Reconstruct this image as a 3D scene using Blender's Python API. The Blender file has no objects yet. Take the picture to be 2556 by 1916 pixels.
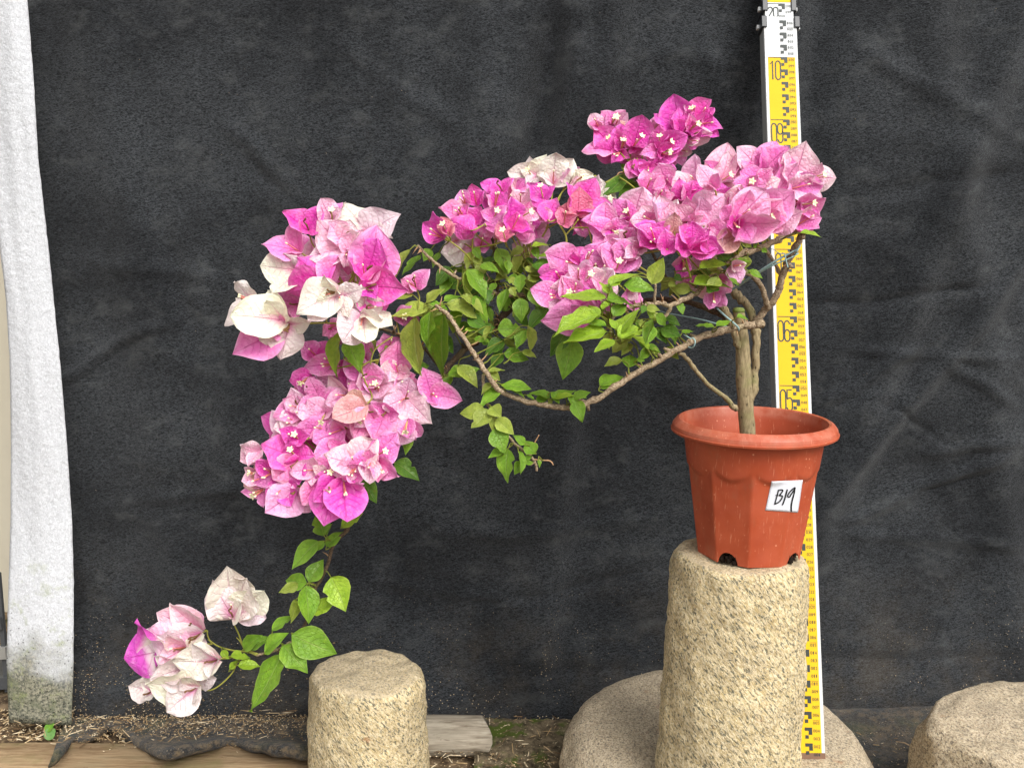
import bpy, bmesh, math, random
from mathutils import Vector, Matrix, noise
R = math.radians
random.seed(7)
sc = bpy.context.scene
C = sc.collection

# ---------------------------------------------------------------- camera
FPX, CX, CY = 2300.0, 1278.0, 958.0        # focal length in photo pixels, picture centre
PITCH = R(8.5)
CAM = Vector((0, 0, .82))
FWD = Vector((0, math.cos(PITCH), -math.sin(PITCH)))
UPV = Vector((0, math.sin(PITCH), math.cos(PITCH)))
RGT = Vector((1, 0, 0))
cd = bpy.data.cameras.new('camera'); cam = bpy.data.objects.new('camera', cd); C.objects.link(cam)
cam.location = CAM; cam.rotation_euler = (math.pi/2 - PITCH, 0, 0)
cd.sensor_width = 36; cd.lens = FPX/2556*36; cd.clip_start = .02; cd.clip_end = 200
sc.camera = cam
# ---------------------------------------------------------------- world: even overcast sky
w = bpy.data.worlds.new('World'); sc.world = w; w.use_nodes = True
nt = w.node_tree; nt.nodes.clear()
SUN_EL, SUN_AZ = R(45), R(148)             # azimuth clockwise from +Y: behind the camera, to its right
sky = nt.nodes.new('ShaderNodeTexSky'); sky.sky_type = 'NISHITA'; sky.sun_disc = False
sky.sun_elevation = SUN_EL; sky.sun_rotation = SUN_AZ; sky.dust_density = 4; sky.air_density = 1.5
hs = nt.nodes.new('ShaderNodeHueSaturation'); hs.inputs['Saturation'].default_value = .1
bg = nt.nodes.new('ShaderNodeBackground'); bg.inputs['Strength'].default_value = .14
wo = nt.nodes.new('ShaderNodeOutputWorld')
nt.links.new(sky.outputs[0], hs.inputs['Color']); nt.links.new(hs.outputs[0], bg.inputs[0]); nt.links.new(bg.outputs[0], wo.inputs[0])
sl = bpy.data.lights.new('sun', 'SUN'); sl.energy = 1.5; sl.angle = R(32); sl.color = (1, .97, .92)
so = bpy.data.objects.new('sun', sl); C.objects.link(so)
sdir = Vector((math.sin(SUN_AZ)*math.cos(SUN_EL), math.cos(SUN_AZ)*math.cos(SUN_EL), math.sin(SUN_EL)))
so.rotation_euler = (-sdir).to_track_quat('-Z', 'Y').to_euler(); so.location = (0, -2, 4)
sc.view_settings.view_transform = 'Standard'; sc.view_settings.look = 'None'
sc.view_settings.exposure = 0.6; sc.view_settings.gamma = 1; sc.view_settings.use_curve_mapping = False
sc.render.engine = 'CYCLES'

# ---------------------------------------------------------------- helpers
def P(x, y, Y):
    """photo pixel + distance -> point"""
    d = FWD + RGT*((x-CX)/FPX) + UPV*((CY-y)/FPX)
    return CAM + d*(Y/d.y)
def mpp(p):            # metres per photo pixel at a point
    return (p-CAM).dot(FWD)/FPX
def lin(c):
    return tuple(((v/255)/12.92 if v/255 <= .04045 else ((v/255+.055)/1.055)**2.4) for v in c)
def sstep(a, b, x):
    t = min(1, max(0, (x-a)/(b-a))); return t*t*(3-2*t)
def nz(x, y, z, s=1): return noise.noise(Vector((x*s, y*s, z*s)))
def mixc(a, b, t): return tuple(p+(q-p)*t for p, q in zip(a, b))

def mesh(name, V, F, mat=None, smooth=True, uv=None, col=None, mats=None, mi=None):
    m = bpy.data.meshes.new(name); m.from_pydata(V, [], F)
    for x in (mats or ([mat] if mat else [])): m.materials.append(x)
    if mi: m.polygons.foreach_set('material_index', mi)
    if smooth: m.polygons.foreach_set('use_smooth', [True]*len(F))
    if uv:
        l = m.uv_layers.new(name='UVMap')
        vi = [0]*len(m.loops); m.loops.foreach_get('vertex_index', vi)
        l.data.foreach_set('uv', [c for i in vi for c in uv[i]])
    if col:
        a = m.color_attributes.new('Col', 'FLOAT_COLOR', 'POINT')
        a.data.foreach_set('color', [c for v in col for c in (*v[:3], v[3] if len(v) > 3 else 1)])
    m.update(); return m
def obj(name, m, parent=None, loc=(0,0,0)):
    o = bpy.data.objects.new(name, m); C.objects.link(o); o.location = loc
    if parent: o.parent = parent
    return o
def tag(o, label=None, cat=None, group=None, kind=None):
    if label: o['label'] = label
    if cat: o['category'] = cat
    if group: o['group'] = group
    if kind: o['kind'] = kind
    return o
def empty(name, loc):
    o = bpy.data.objects.new(name, None); C.objects.link(o); o.location = loc; o.empty_display_size = .02; return o

class MB:
    def __init__(s): s.V=[]; s.F=[]; s.UV=[]; s.COL=[]; s.MI=[]
    def add(s, V, F, uv=None, col=None, mi=0):
        b=len(s.V); s.V+= [tuple(v) for v in V]; s.F += [tuple(i+b for i in f) for f in F]; s.MI += [mi]*len(F)
        if uv: s.UV += uv
        if col: s.COL += col
    def box(s, c, h, M=None):
        V=[Vector((c[0]+sx*h[0], c[1]+sy*h[1], c[2]+sz*h[2])) for sx in(-1,1) for sy in(-1,1) for sz in(-1,1)]
        if M: V=[M@v for v in V]
        s.add(V, [(0,1,3,2),(4,6,7,5),(0,4,5,1),(2,3,7,6),(0,2,6,4),(1,5,7,3)])
    def build(s, name, mat=None, parent=None, loc=(0,0,0), smooth=True, mats=None):
        m = mesh(name, s.V, s.F, mat, smooth, s.UV if len(s.UV)==len(s.V) and s.UV else None,
                 s.COL if len(s.COL)==len(s.V) and s.COL else None, mats, s.MI if mats else None)
        return obj(name, m, parent, loc)

def catmull(pts, n):
    """pts: list of tuples (Vector, radius)"""
    out=[]; N=len(pts)
    for i in range(N-1):
        p0=pts[max(0,i-1)]; p1=pts[i]; p2=pts[i+1]; p3=pts[min(N-1,i+2)]
        for k in range(n):
            t=k/n; t2=t*t; t3=t2*t
            q=.5*((2*p1[0])+(p2[0]-p0[0])*t+(2*p0[0]-5*p1[0]+4*p2[0]-p3[0])*t2+(3*p1[0]-p0[0]-3*p2[0]+p3[0])*t3)
            out.append((q, p1[1]+(p2[1]-p1[1])*t))
    out.append(pts[-1]); return out
def tube(mb, path, sides=8, rough=0., seed=0, col=None, mi=0, cap=True):
    V=[]; F=[]; UV=[]; COL=[]
    up=Vector((.31,.2,.93)); n=len(path); s=0
    for i,(p,r) in enumerate(path):
        d=(path[min(n-1,i+1)][0]-path[max(0,i-1)][0])
        d = d.normalized() if d.length>1e-9 else Vector((0,0,1))
        a=(up-d*up.dot(d)); a = a.normalized() if a.length>1e-6 else d.orthogonal().normalized(); up=a
        b=d.cross(a)
        if i: s+=(p-path[i-1][0]).length
        for k in range(sides):
            t=2*math.pi*k/sides
            e=a*math.cos(t)+b*math.sin(t)
            rr=r*(1+rough*(nz(e.x*1.2+seed,e.y*1.2+s*60,e.z*1.2)+.6*nz(e.x*3+seed,s*170,e.z*3+e.y)))
            V.append(p+e*rr); UV.append((k/sides, s*20))
            if col: COL.append(col)
    for i in range(n-1):
        for k in range(sides):
            k2=(k+1)%sides; F.append((i*sides+k,i*sides+k2,(i+1)*sides+k2,(i+1)*sides+k))
    if cap:
        F.append(tuple(range(sides-1,-1,-1))); F.append(tuple((n-1)*sides+k for k in range(sides)))
    mb.add(V,F,UV,COL if col else None,mi)

# ---------------------------------------------------------------- node helpers
def newmat(name):
    m=bpy.data.materials.new(name); m.use_nodes=True; t=m.node_tree; t.nodes.clear(); return m,t
class NT:
    def __init__(s,t): s.t=t
    def n(s,ty,**k):
        nd=s.t.nodes.new('ShaderNode'+ty)
        for a,b in k.items(): setattr(nd,a,b)
        return nd
    def set(s,sock,v):
        if hasattr(v,'is_output') : s.t.links.new(v,sock)
        elif v is not None:
            try: sock.default_value = v
            except Exception: sock.default_value = (*v,1) if len(v)==3 else v
    def math(s,op,a,b=None,c=None,clamp=False):
        nd=s.n('Math',operation=op); nd.use_clamp=clamp
        for i,v in enumerate((a,b,c)):
            if v is not None: s.set(nd.inputs[i],v)
        return nd.outputs[0]
    def mix(s,f,a,b,mode='MIX'):
        nd=s.n('Mix',data_type='RGBA',blend_type=mode)
        s.set(nd.inputs[0],f); s.set(nd.inputs[6],a if hasattr(a,'is_output') else (*a[:3],1)); s.set(nd.inputs[7],b if hasattr(b,'is_output') else (*b[:3],1))
        return nd.outputs[2]
    def noise(s,vec,scale,detail=4,rough=.55,dist=0):
        nd=s.n('TexNoise'); s.set(nd.inputs['Vector'],vec); nd.inputs['Scale'].default_value=scale
        nd.inputs['Detail'].default_value=detail; nd.inputs['Roughness'].default_value=rough; nd.inputs['Distortion'].default_value=dist
        return nd.outputs[0]
    def voro(s,vec,scale,feature='F1',out='Distance',rand=1):
        nd=s.n('TexVoronoi',feature=feature); s.set(nd.inputs['Vector'],vec); nd.inputs['Scale'].default_value=scale; nd.inputs['Randomness'].default_value=rand
        return nd.outputs[out]
    def ramp(s,f,a,b,va=0.,vb=1.):
        nd=s.n('MapRange',interpolation_type='SMOOTHSTEP'); s.set(nd.inputs[0],f)
        nd.inputs[1].default_value=a; nd.inputs[2].default_value=b; nd.inputs[3].default_value=va; nd.inputs[4].default_value=vb
        return nd.outputs[0]
    def mapping(s,vec,rot=(0,0,0),scale=(1,1,1),loc=(0,0,0)):
        nd=s.n('Mapping'); s.set(nd.inputs[0],vec); nd.inputs[1].default_value=loc; nd.inputs[2].default_value=rot; nd.inputs[3].default_value=scale
        return nd.outputs[0]
    def map2(s,vec,rot,scale,loc=(0,0,0)): return s.mapping(s.mapping(vec,rot=rot),scale=scale,loc=loc)
    def bump(s,h,strength,dist=.002):
        nd=s.n('Bump'); s.set(nd.inputs['Height'],h); nd.inputs['Strength'].default_value=strength; nd.inputs['Distance'].default_value=dist
        return nd.outputs[0]
    def obj(s): return s.n('TexCoord').outputs['Object']
    def pbsdf(s,col,rough=.6,bump=None,spec=.5,**k):
        b=s.n('BsdfPrincipled'); s.set(b.inputs['Base Color'],col if hasattr(col,'is_output') else (*col[:3],1)); s.set(b.inputs['Roughness'],rough)
        b.inputs['Specular IOR Level'].default_value=spec
        if bump is not None: s.t.links.new(bump,b.inputs['Normal'])
        for a,v in k.items(): s.set(b.inputs[a.replace('_',' ')],v)
        return b.outputs[0]
    def out(s,sh):
        o=s.n('OutputMaterial'); s.t.links.new(sh,o.inputs[0])

def plain(name,c,rough=.6,spec=.4,var=.12,scale=60):
    m,t=newmat(name); N=NT(t); f=N.noise(N.obj(),scale)
    col=N.mix(f,tuple(v*(1-var) for v in c),tuple(min(1,v*(1+var)) for v in c))
    N.out(N.pbsdf(col,rough,spec=spec,bump=N.bump(N.noise(N.obj(),scale*4),.15,.001))); return m

def petal_mat(name, leaf=False):
    m,t=newmat(name); N=NT(t)
    at=N.n('VertexColor',layer_name='Col'); uvn=N.n('UVMap',uv_map='UVMap'); sp=N.n('SeparateXYZ'); t.links.new(uvn.outputs[0],sp.inputs[0])
    u=N.math('ABSOLUTE',N.math('SUBTRACT',sp.outputs[0],.5)); u=N.math('MULTIPLY',u,2.)
    v=sp.outputs[1]
    nz1=N.noise(uvn.outputs[0],5,3)
    wv=N.math('MULTIPLY',N.math('SUBTRACT',nz1,.5),.10)
    mid=N.ramp(N.math('ADD',u,wv),.035 if not leaf else .05,.0)
    s=N.math('SUBTRACT',N.math('MULTIPLY',v,6.5),N.math('MULTIPLY',u,1.9)); s=N.math('ADD',s,N.math('MULTIPLY',wv,6.))
    fr=N.math('ABSOLUTE',N.math('SUBTRACT',N.math('FRACT',s),.5))
    side=N.math('MULTIPLY',N.ramp(fr,.055,.0),N.ramp(u,1.0,.5))
    ed=N.voro(N.mapping(uvn.outputs[0],scale=(7,9,1)),1.0,'DISTANCE_TO_EDGE')
    ret=N.ramp(ed,.09,.0)
    ve=N.math('MAXIMUM',mid,N.math('MAXIMUM',N.math('MULTIPLY',side,.75),N.math('MULTIPLY',ret,.35)))
    col=at.outputs[0]
    mott=N.noise(N.obj(),170,4,.6)
    if leaf:
        col=N.mix(N.ramp(mott,.3,.75),N.mix(1.,col,(.80,.84,.8),'MULTIPLY'),N.mix(1.,col,(1.12,1.1,1.1),'MULTIPLY'))
        vc=N.mix(.42,col,(.52,.60,.22)); col=N.mix(N.math('MULTIPLY',N.math('MAXIMUM',mid,N.math('MULTIPLY',side,.4)),.8),col,vc)
        col=N.mix(N.math('MULTIPLY',N.ramp(u,.90,.99),.5),col,N.mix(.4,col,(.55,.6,.2)))
        sp_=N.math('MULTIPLY',N.ramp(N.noise(N.obj(),52,4,.7),.60,.74),.5); col=N.mix(sp_,col,lin((176,170,70)))
        br_=N.math('MULTIPLY',N.ramp(N.noise(N.mapping(N.obj(),loc=(3,1,7)),110,3,.6),.70,.76),.6); col=N.mix(br_,col,lin((120,96,50)))
        h=N.math('SUBTRACT',N.math('MULTIPLY',mott,.3),N.math('MULTIPLY',ve,1.))
        b=N.bump(h,.75,.0014)
        sh=N.pbsdf(col,.42,b,.35)
        tr=N.n('BsdfTranslucent'); t.links.new(N.mix(1.,col,(1.35,1.3,.6),'MULTIPLY'),tr.inputs[0]); k=.2
    else:
        pale=N.mix(.5,col,(.92,.74,.84)); col=N.mix(N.math('MULTIPLY',N.ramp(mott,.45,.75),.38),col,pale)
        vc=N.mix(1.,col,(.84,.46,.68),'MULTIPLY')
        col=N.mix(N.math('MULTIPLY',ve,N.math('MULTIPLY',at.outputs[1],1.25,clamp=True)),col,vc)
        h=N.math('SUBTRACT',N.math('MULTIPLY',ed,1.6),N.math('ADD',mid,N.math('MULTIPLY',side,.6)))
        b=N.bump(h,.7,.0015)
        sh=N.pbsdf(col,.5,b,.25)
        tr=N.n('BsdfTranslucent'); t.links.new(col,tr.inputs[0]); k=.26
    t.links.new(b,tr.inputs['Normal'])
    mx=N.n('MixShader'); mx.inputs[0].default_value=k; t.links.new(sh,mx.inputs[1]); t.links.new(tr.outputs[0],mx.inputs[2]); N.out(mx.outputs[0])
    return m
M_BRACT=petal_mat('bract'); M_LEAF=petal_mat('leaf',True)

def bark_mat(name,a,b,c,green=.3,lent=False,zs=.25):
    m,t=newmat(name); N=NT(t); o=N.obj()
    st=N.noise(N.mapping(o,scale=(1,1,zs)),420,5,.65); bl=N.noise(o,60,3)
    col=N.mix(N.ramp(st,.35,.7),a,b); col=N.mix(N.ramp(bl,.5,.75),col,c)
    col=N.mix(N.math('MULTIPLY',N.ramp(N.noise(o,28,3),.5,.72),green),col,lin((120,128,70)))
    h=st
    if lent:
        d=N.voro(N.mapping(o,scale=(1,1,.42)),210,'F1'); k=N.ramp(d,.24,.12)
        col=N.mix(N.math('MULTIPLY',k,.75),col,lin((52,44,32))); h=N.math('SUBTRACT',st,N.math('MULTIPLY',k,.5))
    N.out(N.pbsdf(col,.8,N.bump(h,.7,.0015),.2)); return m
M_TRUNK=bark_mat('trunk bark',lin((128,114,86)),lin((166,150,116)),lin((140,122,92)),.55,True)
M_BARK=bark_mat('branch bark',lin((112,94,74)),lin((190,170,142)),lin((146,124,100)),.2,False,1.3)
M_BDARK=bark_mat('old branch bark',lin((60,48,38)),lin((104,86,68)),lin((78,64,50)),.2,False,1.)
M_TWIG=plain('green stem',lin((152,150,66)),.55,.3,.2,120)
M_THORN=plain('thorn',lin((176,138,104)),.6,.3,.2,150)
# ================================================================ setting
WALLY=1.56
# --- ground sheet
def ground_mat():
    m,t=newmat('soil ground'); N=NT(t); o=N.obj()
    a=N.noise(o,35,6,.65); g=N.noise(o,9,4)
    col=N.mix(N.ramp(a,.3,.7),lin((58,46,36)),lin((132,112,88)))
    col=N.mix(N.ramp(N.noise(o,160,3),.56,.72),col,lin((168,146,112)))
    col=N.mix(N.math('MULTIPLY',N.ramp(g,.52,.7),.5),col,lin((74,82,44)))
    N.out(N.pbsdf(col,.95,N.bump(a,.8,.006),.15)); return m
mb=MB(); n=90; V=[];F=[]
xs=[-14,-6,-3,-1.6]+[-1.2+2.4*i/n for i in range(n+1)]+[1.6,3,6,14]
ys=[-12,-5,-2,0,.6]+[.95+.62*j/40 for j in range(41)]+[1.8,2.4,4,12]
for y in ys:
    for x in xs:
        near = 1 if (-1.2<=x<=1.2 and .9<y<1.6) else 0
        z=near*(.006*nz(x,y,0,18)+.004*nz(x,y,3,60)+.008*nz(x,y,7,7))-.008
        V.append((x,y,z))
W=len(xs)
for j in range(len(ys)-1):
    for i in range(W-1): F.append((j*W+i,j*W+i+1,(j+1)*W+i+1,(j+1)*W+i))
g=obj('ground',mesh('ground',V,F,ground_mat())); tag(g,kind='structure')

# --- black felt backdrop
def felt_black(name,dust=True,sandy=0.):
    m,t=newmat(name); N=NT(t); o=N.obj()
    fib=N.noise(N.map2(o,(0,R(14),0),(.4,1,1.5)),330,5,.78,1.2)
    fib2=N.noise(N.map2(o,(0,R(-20),0),(.4,1,1.3)),620,3,.7)
    big=N.noise(o,4.5,5,.6); med=N.noise(N.mapping(o,scale=(1,1,1.6)),19,5,.65)
    f=N.math('ADD',N.math('MULTIPLY',fib,.6),N.math('MULTIPLY',fib2,.4))
    base=N.mix(N.ramp(f,.40,.62),lin((13,14,16)),lin((64,67,70)))
    base=N.mix(N.ramp(big,.34,.68),N.mix(1.,base,(.58,.58,.6),'MULTIPLY'),N.mix(1.,base,(1.32,1.32,1.33),'MULTIPLY'))
    base=N.mix(N.math('MULTIPLY',N.ramp(med,.5,.75),.34),base,lin((88,90,90)))
    # lint and grit caught in the felt, more of it near the hem
    z=N.n('SeparateXYZ'); t.links.new(o,z.inputs[0])
    low=N.ramp(z.outputs[2],.34,.02)
    d=N.voro(o,165,'F1'); k=N.math('LESS_THAN',d,N.math('ADD',.10,N.math('MULTIPLY',low,.06)))
    gate=N.ramp(N.noise(o,24,4,.7),.63,.72); gate2=N.math('MULTIPLY',N.ramp(N.noise(N.mapping(o,loc=(3,1,2)),9,5,.75),.46,.62),low)
    k=N.math('MULTIPLY',k,N.math('MAXIMUM',N.math('MULTIPLY',gate,.55),gate2))
    base=N.mix(k,base,lin((178,158,128)))
    sm=N.math('MULTIPLY',N.math('MULTIPLY',low,N.ramp(N.noise(N.mapping(o,loc=(7,0,1)),6,5,.7),.42,.68)),.2)
    base=N.mix(sm,base,lin((112,98,78)))
    if sandy:
        s=N.ramp(N.noise(o,70,5,.75),.42,.66); base=N.mix(N.math('MULTIPLY',s,sandy),base,lin((142,122,92)))
        s2=N.math('MULTIPLY',N.ramp(N.noise(o,14,4),.5,.7),.4); base=N.mix(s2,base,lin((70,80,52)))
    N.out(N.pbsdf(base,.95,N.bump(N.math('ADD',N.math('ADD',f,N.math('MULTIPLY',med,.8)),N.math('MULTIPLY',k,.5)),.85,.0035),.12,Sheen_Weight=.12)); return m
M_FELT=felt_black('black felt')
def fold(x,z):
    """hanging-cloth relief toward the camera"""
    d=.016*nz(x*1.1,z*.5,2)+.010*nz(x*2.6+z*1.1,z*1.1,5)+.004*nz(x*9,z*7,1)
    # long soft folds, mostly slanting
    for (sx,sl,wd,am) in FOLDS:
        t=(x-sx-sl*(z-.6)); t+= .02*nz(z*4,sx,1)
        d+=1.8*am*math.exp(-(t/wd)**2)
    # crumple creases
    q=nz(x*5+z*3,z*6-x*2,9); d+=.0035*(1-abs(q)*3 if abs(q)<.33 else 0)
    q=nz(x*3.1-z*4,z*5+x*3,14); d+=.0015*(1-abs(q)*4 if abs(q)<.25 else 0)
    for (a,b_,wd,am) in CREASE:
        ex,ez=b_[0]-a[0],b_[1]-a[1]; L2=ex*ex+ez*ez; px_,pz_=x-a[0],z-a[1]
        t=(px_*ex+pz_*ez)/L2
        if -.2<t<1.2:
            dd=(px_*ez-pz_*ex)/math.sqrt(L2)+.010*nz(t*3,a[0]*7,2)
            if abs(dd)<4*wd: d+=1.2*am*math.exp(-(dd/wd)**2)*sstep(-.2,.2,t)*sstep(1.2,.8,t)
    return d
CREASE=[]
for (x0,y0,x1,y1,wd,am) in ((2130,1290,2500,1130,.010,.010),(2150,1270,2420,1180,.006,-.006),(2040,1010,2300,860,.008,.006),(2100,870,2556,900,.006,.005),(2050,760,2450,720,.008,-.006),(2300,1130,2556,1090,.008,.006),(2180,1000,2330,1080,.006,-.005),(2350,900,2520,1010,.008,.006),
    (2080,1330,2556,1360,.010,.005),(1390,-60,1320,430,.030,-.016),(1450,-60,1400,380,.025,.010),(560,300,780,520,.012,.006),(640,420,900,600,.016,-.006),(120,960,420,800,.008,.006),(380,480,480,820,.02,-.006),(700,700,1000,600,.012,.004),
    (330,1250,900,1180,.010,.004),(1150,1330,1650,1300,.012,.004),(1200,1500,1640,1420,.010,-.004),(950,1450,1300,1500,.008,.004),(200,650,560,700,.012,.004),(1750,80,1890,500,.02,.006),(2150,120,2500,330,.014,.005),(2200,480,2556,420,.012,-.005),(850,120,1150,330,.014,.004)):
    p,q=P(x0,y0,1.55),P(x1,y1,1.55); CREASE.append(((p.x,p.z),(q.x,q.z),wd,am))
random.seed(11)
FOLDS=[(.10,.10,.030,.010),(-.02,-.06,.05,.008),(.62,.35,.035,.009),(.80,-.2,.04,.008),(.47,.05,.03,-.008),(-.45,.25,.04,.007),(-.62,-.1,.05,.006),(.28,-.35,.035,.006),(-.25,.5,.05,.006),(.7,.75,.02,.007)]
def hemkick(x,z):
    hz=.085+.012*nz(x*3,0,4)+.02*sstep(.3,.8,x); rt=sstep(-.35,.35,x)*(.75+.5*nz(x*2.3,1,5))
    return .030*(1-sstep(0,.32,z))+.026*rt*(1-sstep(0,1,z/hz))+.022*(1-rt)*(1-sstep(0,.10,z))-.007*rt*math.exp(-((z-hz)/.012)**2)
V=[];F=[];nx,nzz=440,270
for j in range(nzz+1):
    z=-.012+1.75*(j/nzz)**1.2
    for i in range(nx+1):
        x=-.825+2.55*i/nx
        dd=fold(x,z)*sstep(0,.15,z+.02)
        # the hem kicks forward below a crease about 9 cm up
        hz=.085+.012*nz(x*3,0,4)+.02*sstep(.3,.8,x)
        kick=hemkick(x,z)
        kick+=.008*nz(x*12,z*20,6)*(1-sstep(.02,.12,z))
        zz=z
        if j==0: zz=z+.010*nz(x*8,0,3)+.004*nz(x*30,0,5)
        V.append((x+.008*nz(z*3,x,2)+( .012*nz(z*5,1,1)+.02*(z-.3) if i==0 else 0),WALLY-dd-kick,zz))
W=nx+1
for j in range(nzz):
    for i in range(nx): F.append((j*W+i,j*W+i+1,(j+1)*W+i+1,(j+1)*W+i))
bk=obj('felt_backdrop',mesh('felt_backdrop',V,F,M_FELT))
sm=bk.modifiers.new('thick','SOLIDIFY'); sm.thickness=.004; sm.offset=1
tag(bk,'black felt sheet hanging as the backdrop behind the potted plant','backdrop')

# --- white felt strip at the left
def felt_white():
    m,t=newmat('white felt'); N=NT(t); o=N.obj()
    fib=N.noise(N.mapping(o,scale=(1,1,.8)),300,5,.7,1.); lump=N.noise(o,75,4,.6)
    col=N.mix(N.ramp(fib,.3,.7),lin((180,182,186)),lin((212,214,218)))
    z=N.n('SeparateXYZ'); t.links.new(o,z.inputs[0])
    wob=N.math('ADD',z.outputs[2],N.math('MULTIPLY',N.math('SUBTRACT',N.noise(o,14,5,.65),.5),.22))
    low=N.ramp(wob,.195,.085); gr=N.noise(o,240,5,.75)
    dirt=N.mix(N.ramp(gr,.38,.62),lin((62,64,52)),lin((150,146,124))); dirt=N.mix(N.ramp(N.noise(o,22,4),.45,.7),dirt,lin((96,100,74)))
    col=N.mix(N.math('MULTIPLY',low,.94),col,dirt)
    alg=N.math('MULTIPLY',N.ramp(wob,.36,.2),N.ramp(N.noise(N.mapping(o,loc=(2,5,1)),30,5,.75),.52,.7))
    col=N.mix(N.math('MULTIPLY',alg,.5),col,lin((142,152,96)))
    sp=N.math('MULTIPLY',N.math('LESS_THAN',N.voro(o,120),.16),N.ramp(wob,.3,.1)); col=N.mix(N.math('MULTIPLY',sp,.8),col,lin((48,46,40)))
    N.out(N.pbsdf(col,.95,N.bump(N.math('ADD',N.math('MULTIPLY',fib,.5),lump),.7,.004),.1)); return m
edgeL=[(-40,-60),(-40,300),(-8,560),(14,740),(24,900),(27,1100),(26,1300),(20,1500),(16,1650),(22,1798)]
edgeR=[(64,-60),(84,200),(96,400),(122,640),(148,880),(166,1100),(180,1300),(184,1450),(183,1650),(178,1806)]
def at(e,y):
    for (x0,y0),(x1,y1) in zip(e,e[1:]):
        if y<=y1: return x0+(x1-x0)*(y-y0)/(y1-y0)
    return e[-1][0]
V=[];F=[];nu,nv=22,110
for j in range(nv+1):
    for i in range(nu+1):
        u=i/nu; yy=-60+(1802+60+ (8*u))*j/nv
        x=at(edgeL,yy)*(1-u)+at(edgeR,yy)*u
        x+= (1.2*nz(yy*.05,u,3)+.6*nz(yy*.2,u,8))*(1 if i in(0,nu) else 0)
        Y=1.50-.045*sstep(1200,1780,yy)-.010*math.sin(u*3.1)-.007*nz(u*1.2,yy*.002,2)-.002*nz(u*5,yy*.006,5)
        V.append(P(x,yy,Y))
W=nu+1
for j in range(nv):
    for i in range(nu): F.append((j*W+i,(j+1)*W+i,(j+1)*W+i+1,j*W+i+1))
ws=obj('felt_strip',mesh('felt_strip',V,F,felt_white())); sm=ws.modifiers.new('thick','SOLIDIFY'); sm.thickness=.004; sm.offset=-1
tag(ws,'long white felt strip hanging beside the black sheet, grey and mossy at its foot','fabric strip')

# --- beige wall far behind the strip
mb=MB(); mb.box((-2.2,2.06,1.0),(1.35,.05,1.02))
bw=mb.build('beige_wall',plain('beige render',lin((206,198,178)),.85,.2,.05,30),smooth=False)
tag(bw,'plain beige rendered wall showing beside the white strip','wall')

# --- grey plastic crate in the corner behind the strip
M_CR=plain('grey plastic',lin((78,80,82)),.5,.4,.12,40); M_CR2=plain('pale worn plastic',lin((150,148,142)),.55,.4,.1,40)
c0=P(10,1560,1.62); cr=empty('plastic_crate',(c0.x-.12,1.66,0)); tag(cr,'weathered grey plastic crate half hidden behind the white strip','crate')
for k,(z,rot) in enumerate(((.19,.08),(.13,.05),(.075,.03),(.02,0))):
    m=MB(); m.box((0,-.05,z),(.13,.006,.011),Matrix.Rotation(-rot,4,'Y')); m.build('rail',M_CR2 if k%2==0 else M_CR,cr,smooth=False)
for k in range(9):
    m=MB(); m.box((-.12+.03*k,-.045,.115),(.004,.004,.115)); m.build('slat',M_CR,cr,smooth=False)
m=MB(); pth=[(Vector((.096,-.06,.19)),.006),(Vector((.094,-.065,.235)),.006),(Vector((.104,-.065,.25)),.006),(Vector((.125,-.06,.252)),.006)]
tube(m,catmull(pth,5),8); m.build('handle',M_CR2,cr)
m=MB(); m.box((0,.02,.006),(.13,.06,.006)); m.build('crate_floor',M_CR,cr,smooth=False)

# --- stones ------------------------------------------------------------
def granite(name,a,b,dk,streak=True,ang=-52,dust=.38):
    m,t=newmat(name); N=NT(t); o=N.obj()
    o1=N.map2(o,(0,R(ang),0),(.4 if streak else .7,.8,1.25))
    g=N.noise(o1,300,5,.7,.5); sp=N.noise(N.mapping(o1,loc=(4,2,9)),330,4,.7,.6); bl=N.noise(o,13,4)
    col=N.mix(N.ramp(g,.40,.60),a,b)
    col=N.mix(N.math('MULTIPLY',N.ramp(N.noise(N.mapping(o,loc=(1,7,3)),420,3,.6),.55,.63),.75),col,lin((236,222,186)))
    col=N.mix(N.math('MULTIPLY',N.ramp(sp,.525,.585),.85),col,dk)
    col=N.mix(N.math('MULTIPLY',N.ramp(N.noise(N.mapping(o,loc=(8,1,3)),34,5,.7),.56,.7),.4),col,dk)
    col=N.mix(N.ramp(bl,.35,.7),N.mix(1.,col,(.9,.9,.92),'MULTIPLY'),col)
    rust=N.math('MULTIPLY',N.ramp(N.noise(N.mapping(o,loc=(2.3,0,5)),15,5,.75),.63,.73),.6); col=N.mix(rust,col,lin((150,86,36)))
    # upward faces carry grey dust and lose the fresh grain
    ge=N.n('NewGeometry'); sx=N.n('SeparateXYZ'); t.links.new(ge.outputs['True Normal'],sx.inputs[0])
    col=N.mix(N.math('MULTIPLY',N.ramp(sx.outputs[2],.55,.9),dust),col,lin((186,170,146)))
    h=N.math('ADD',N.math('MULTIPLY',g,1.),N.math('MULTIPLY',N.noise(o1,60,4,.6),1.6))
    N.out(N.pbsdf(col,.9,N.bump(h,.65,.004),.2)); return m
M_G1=granite('yellow granite',lin((192,170,124)),lin((226,208,170)),lin((84,88,78)))
M_G2=granite('grey granite',lin((176,156,128)),lin((214,198,170)),lin((92,86,78)),False,dust=.2)
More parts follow.
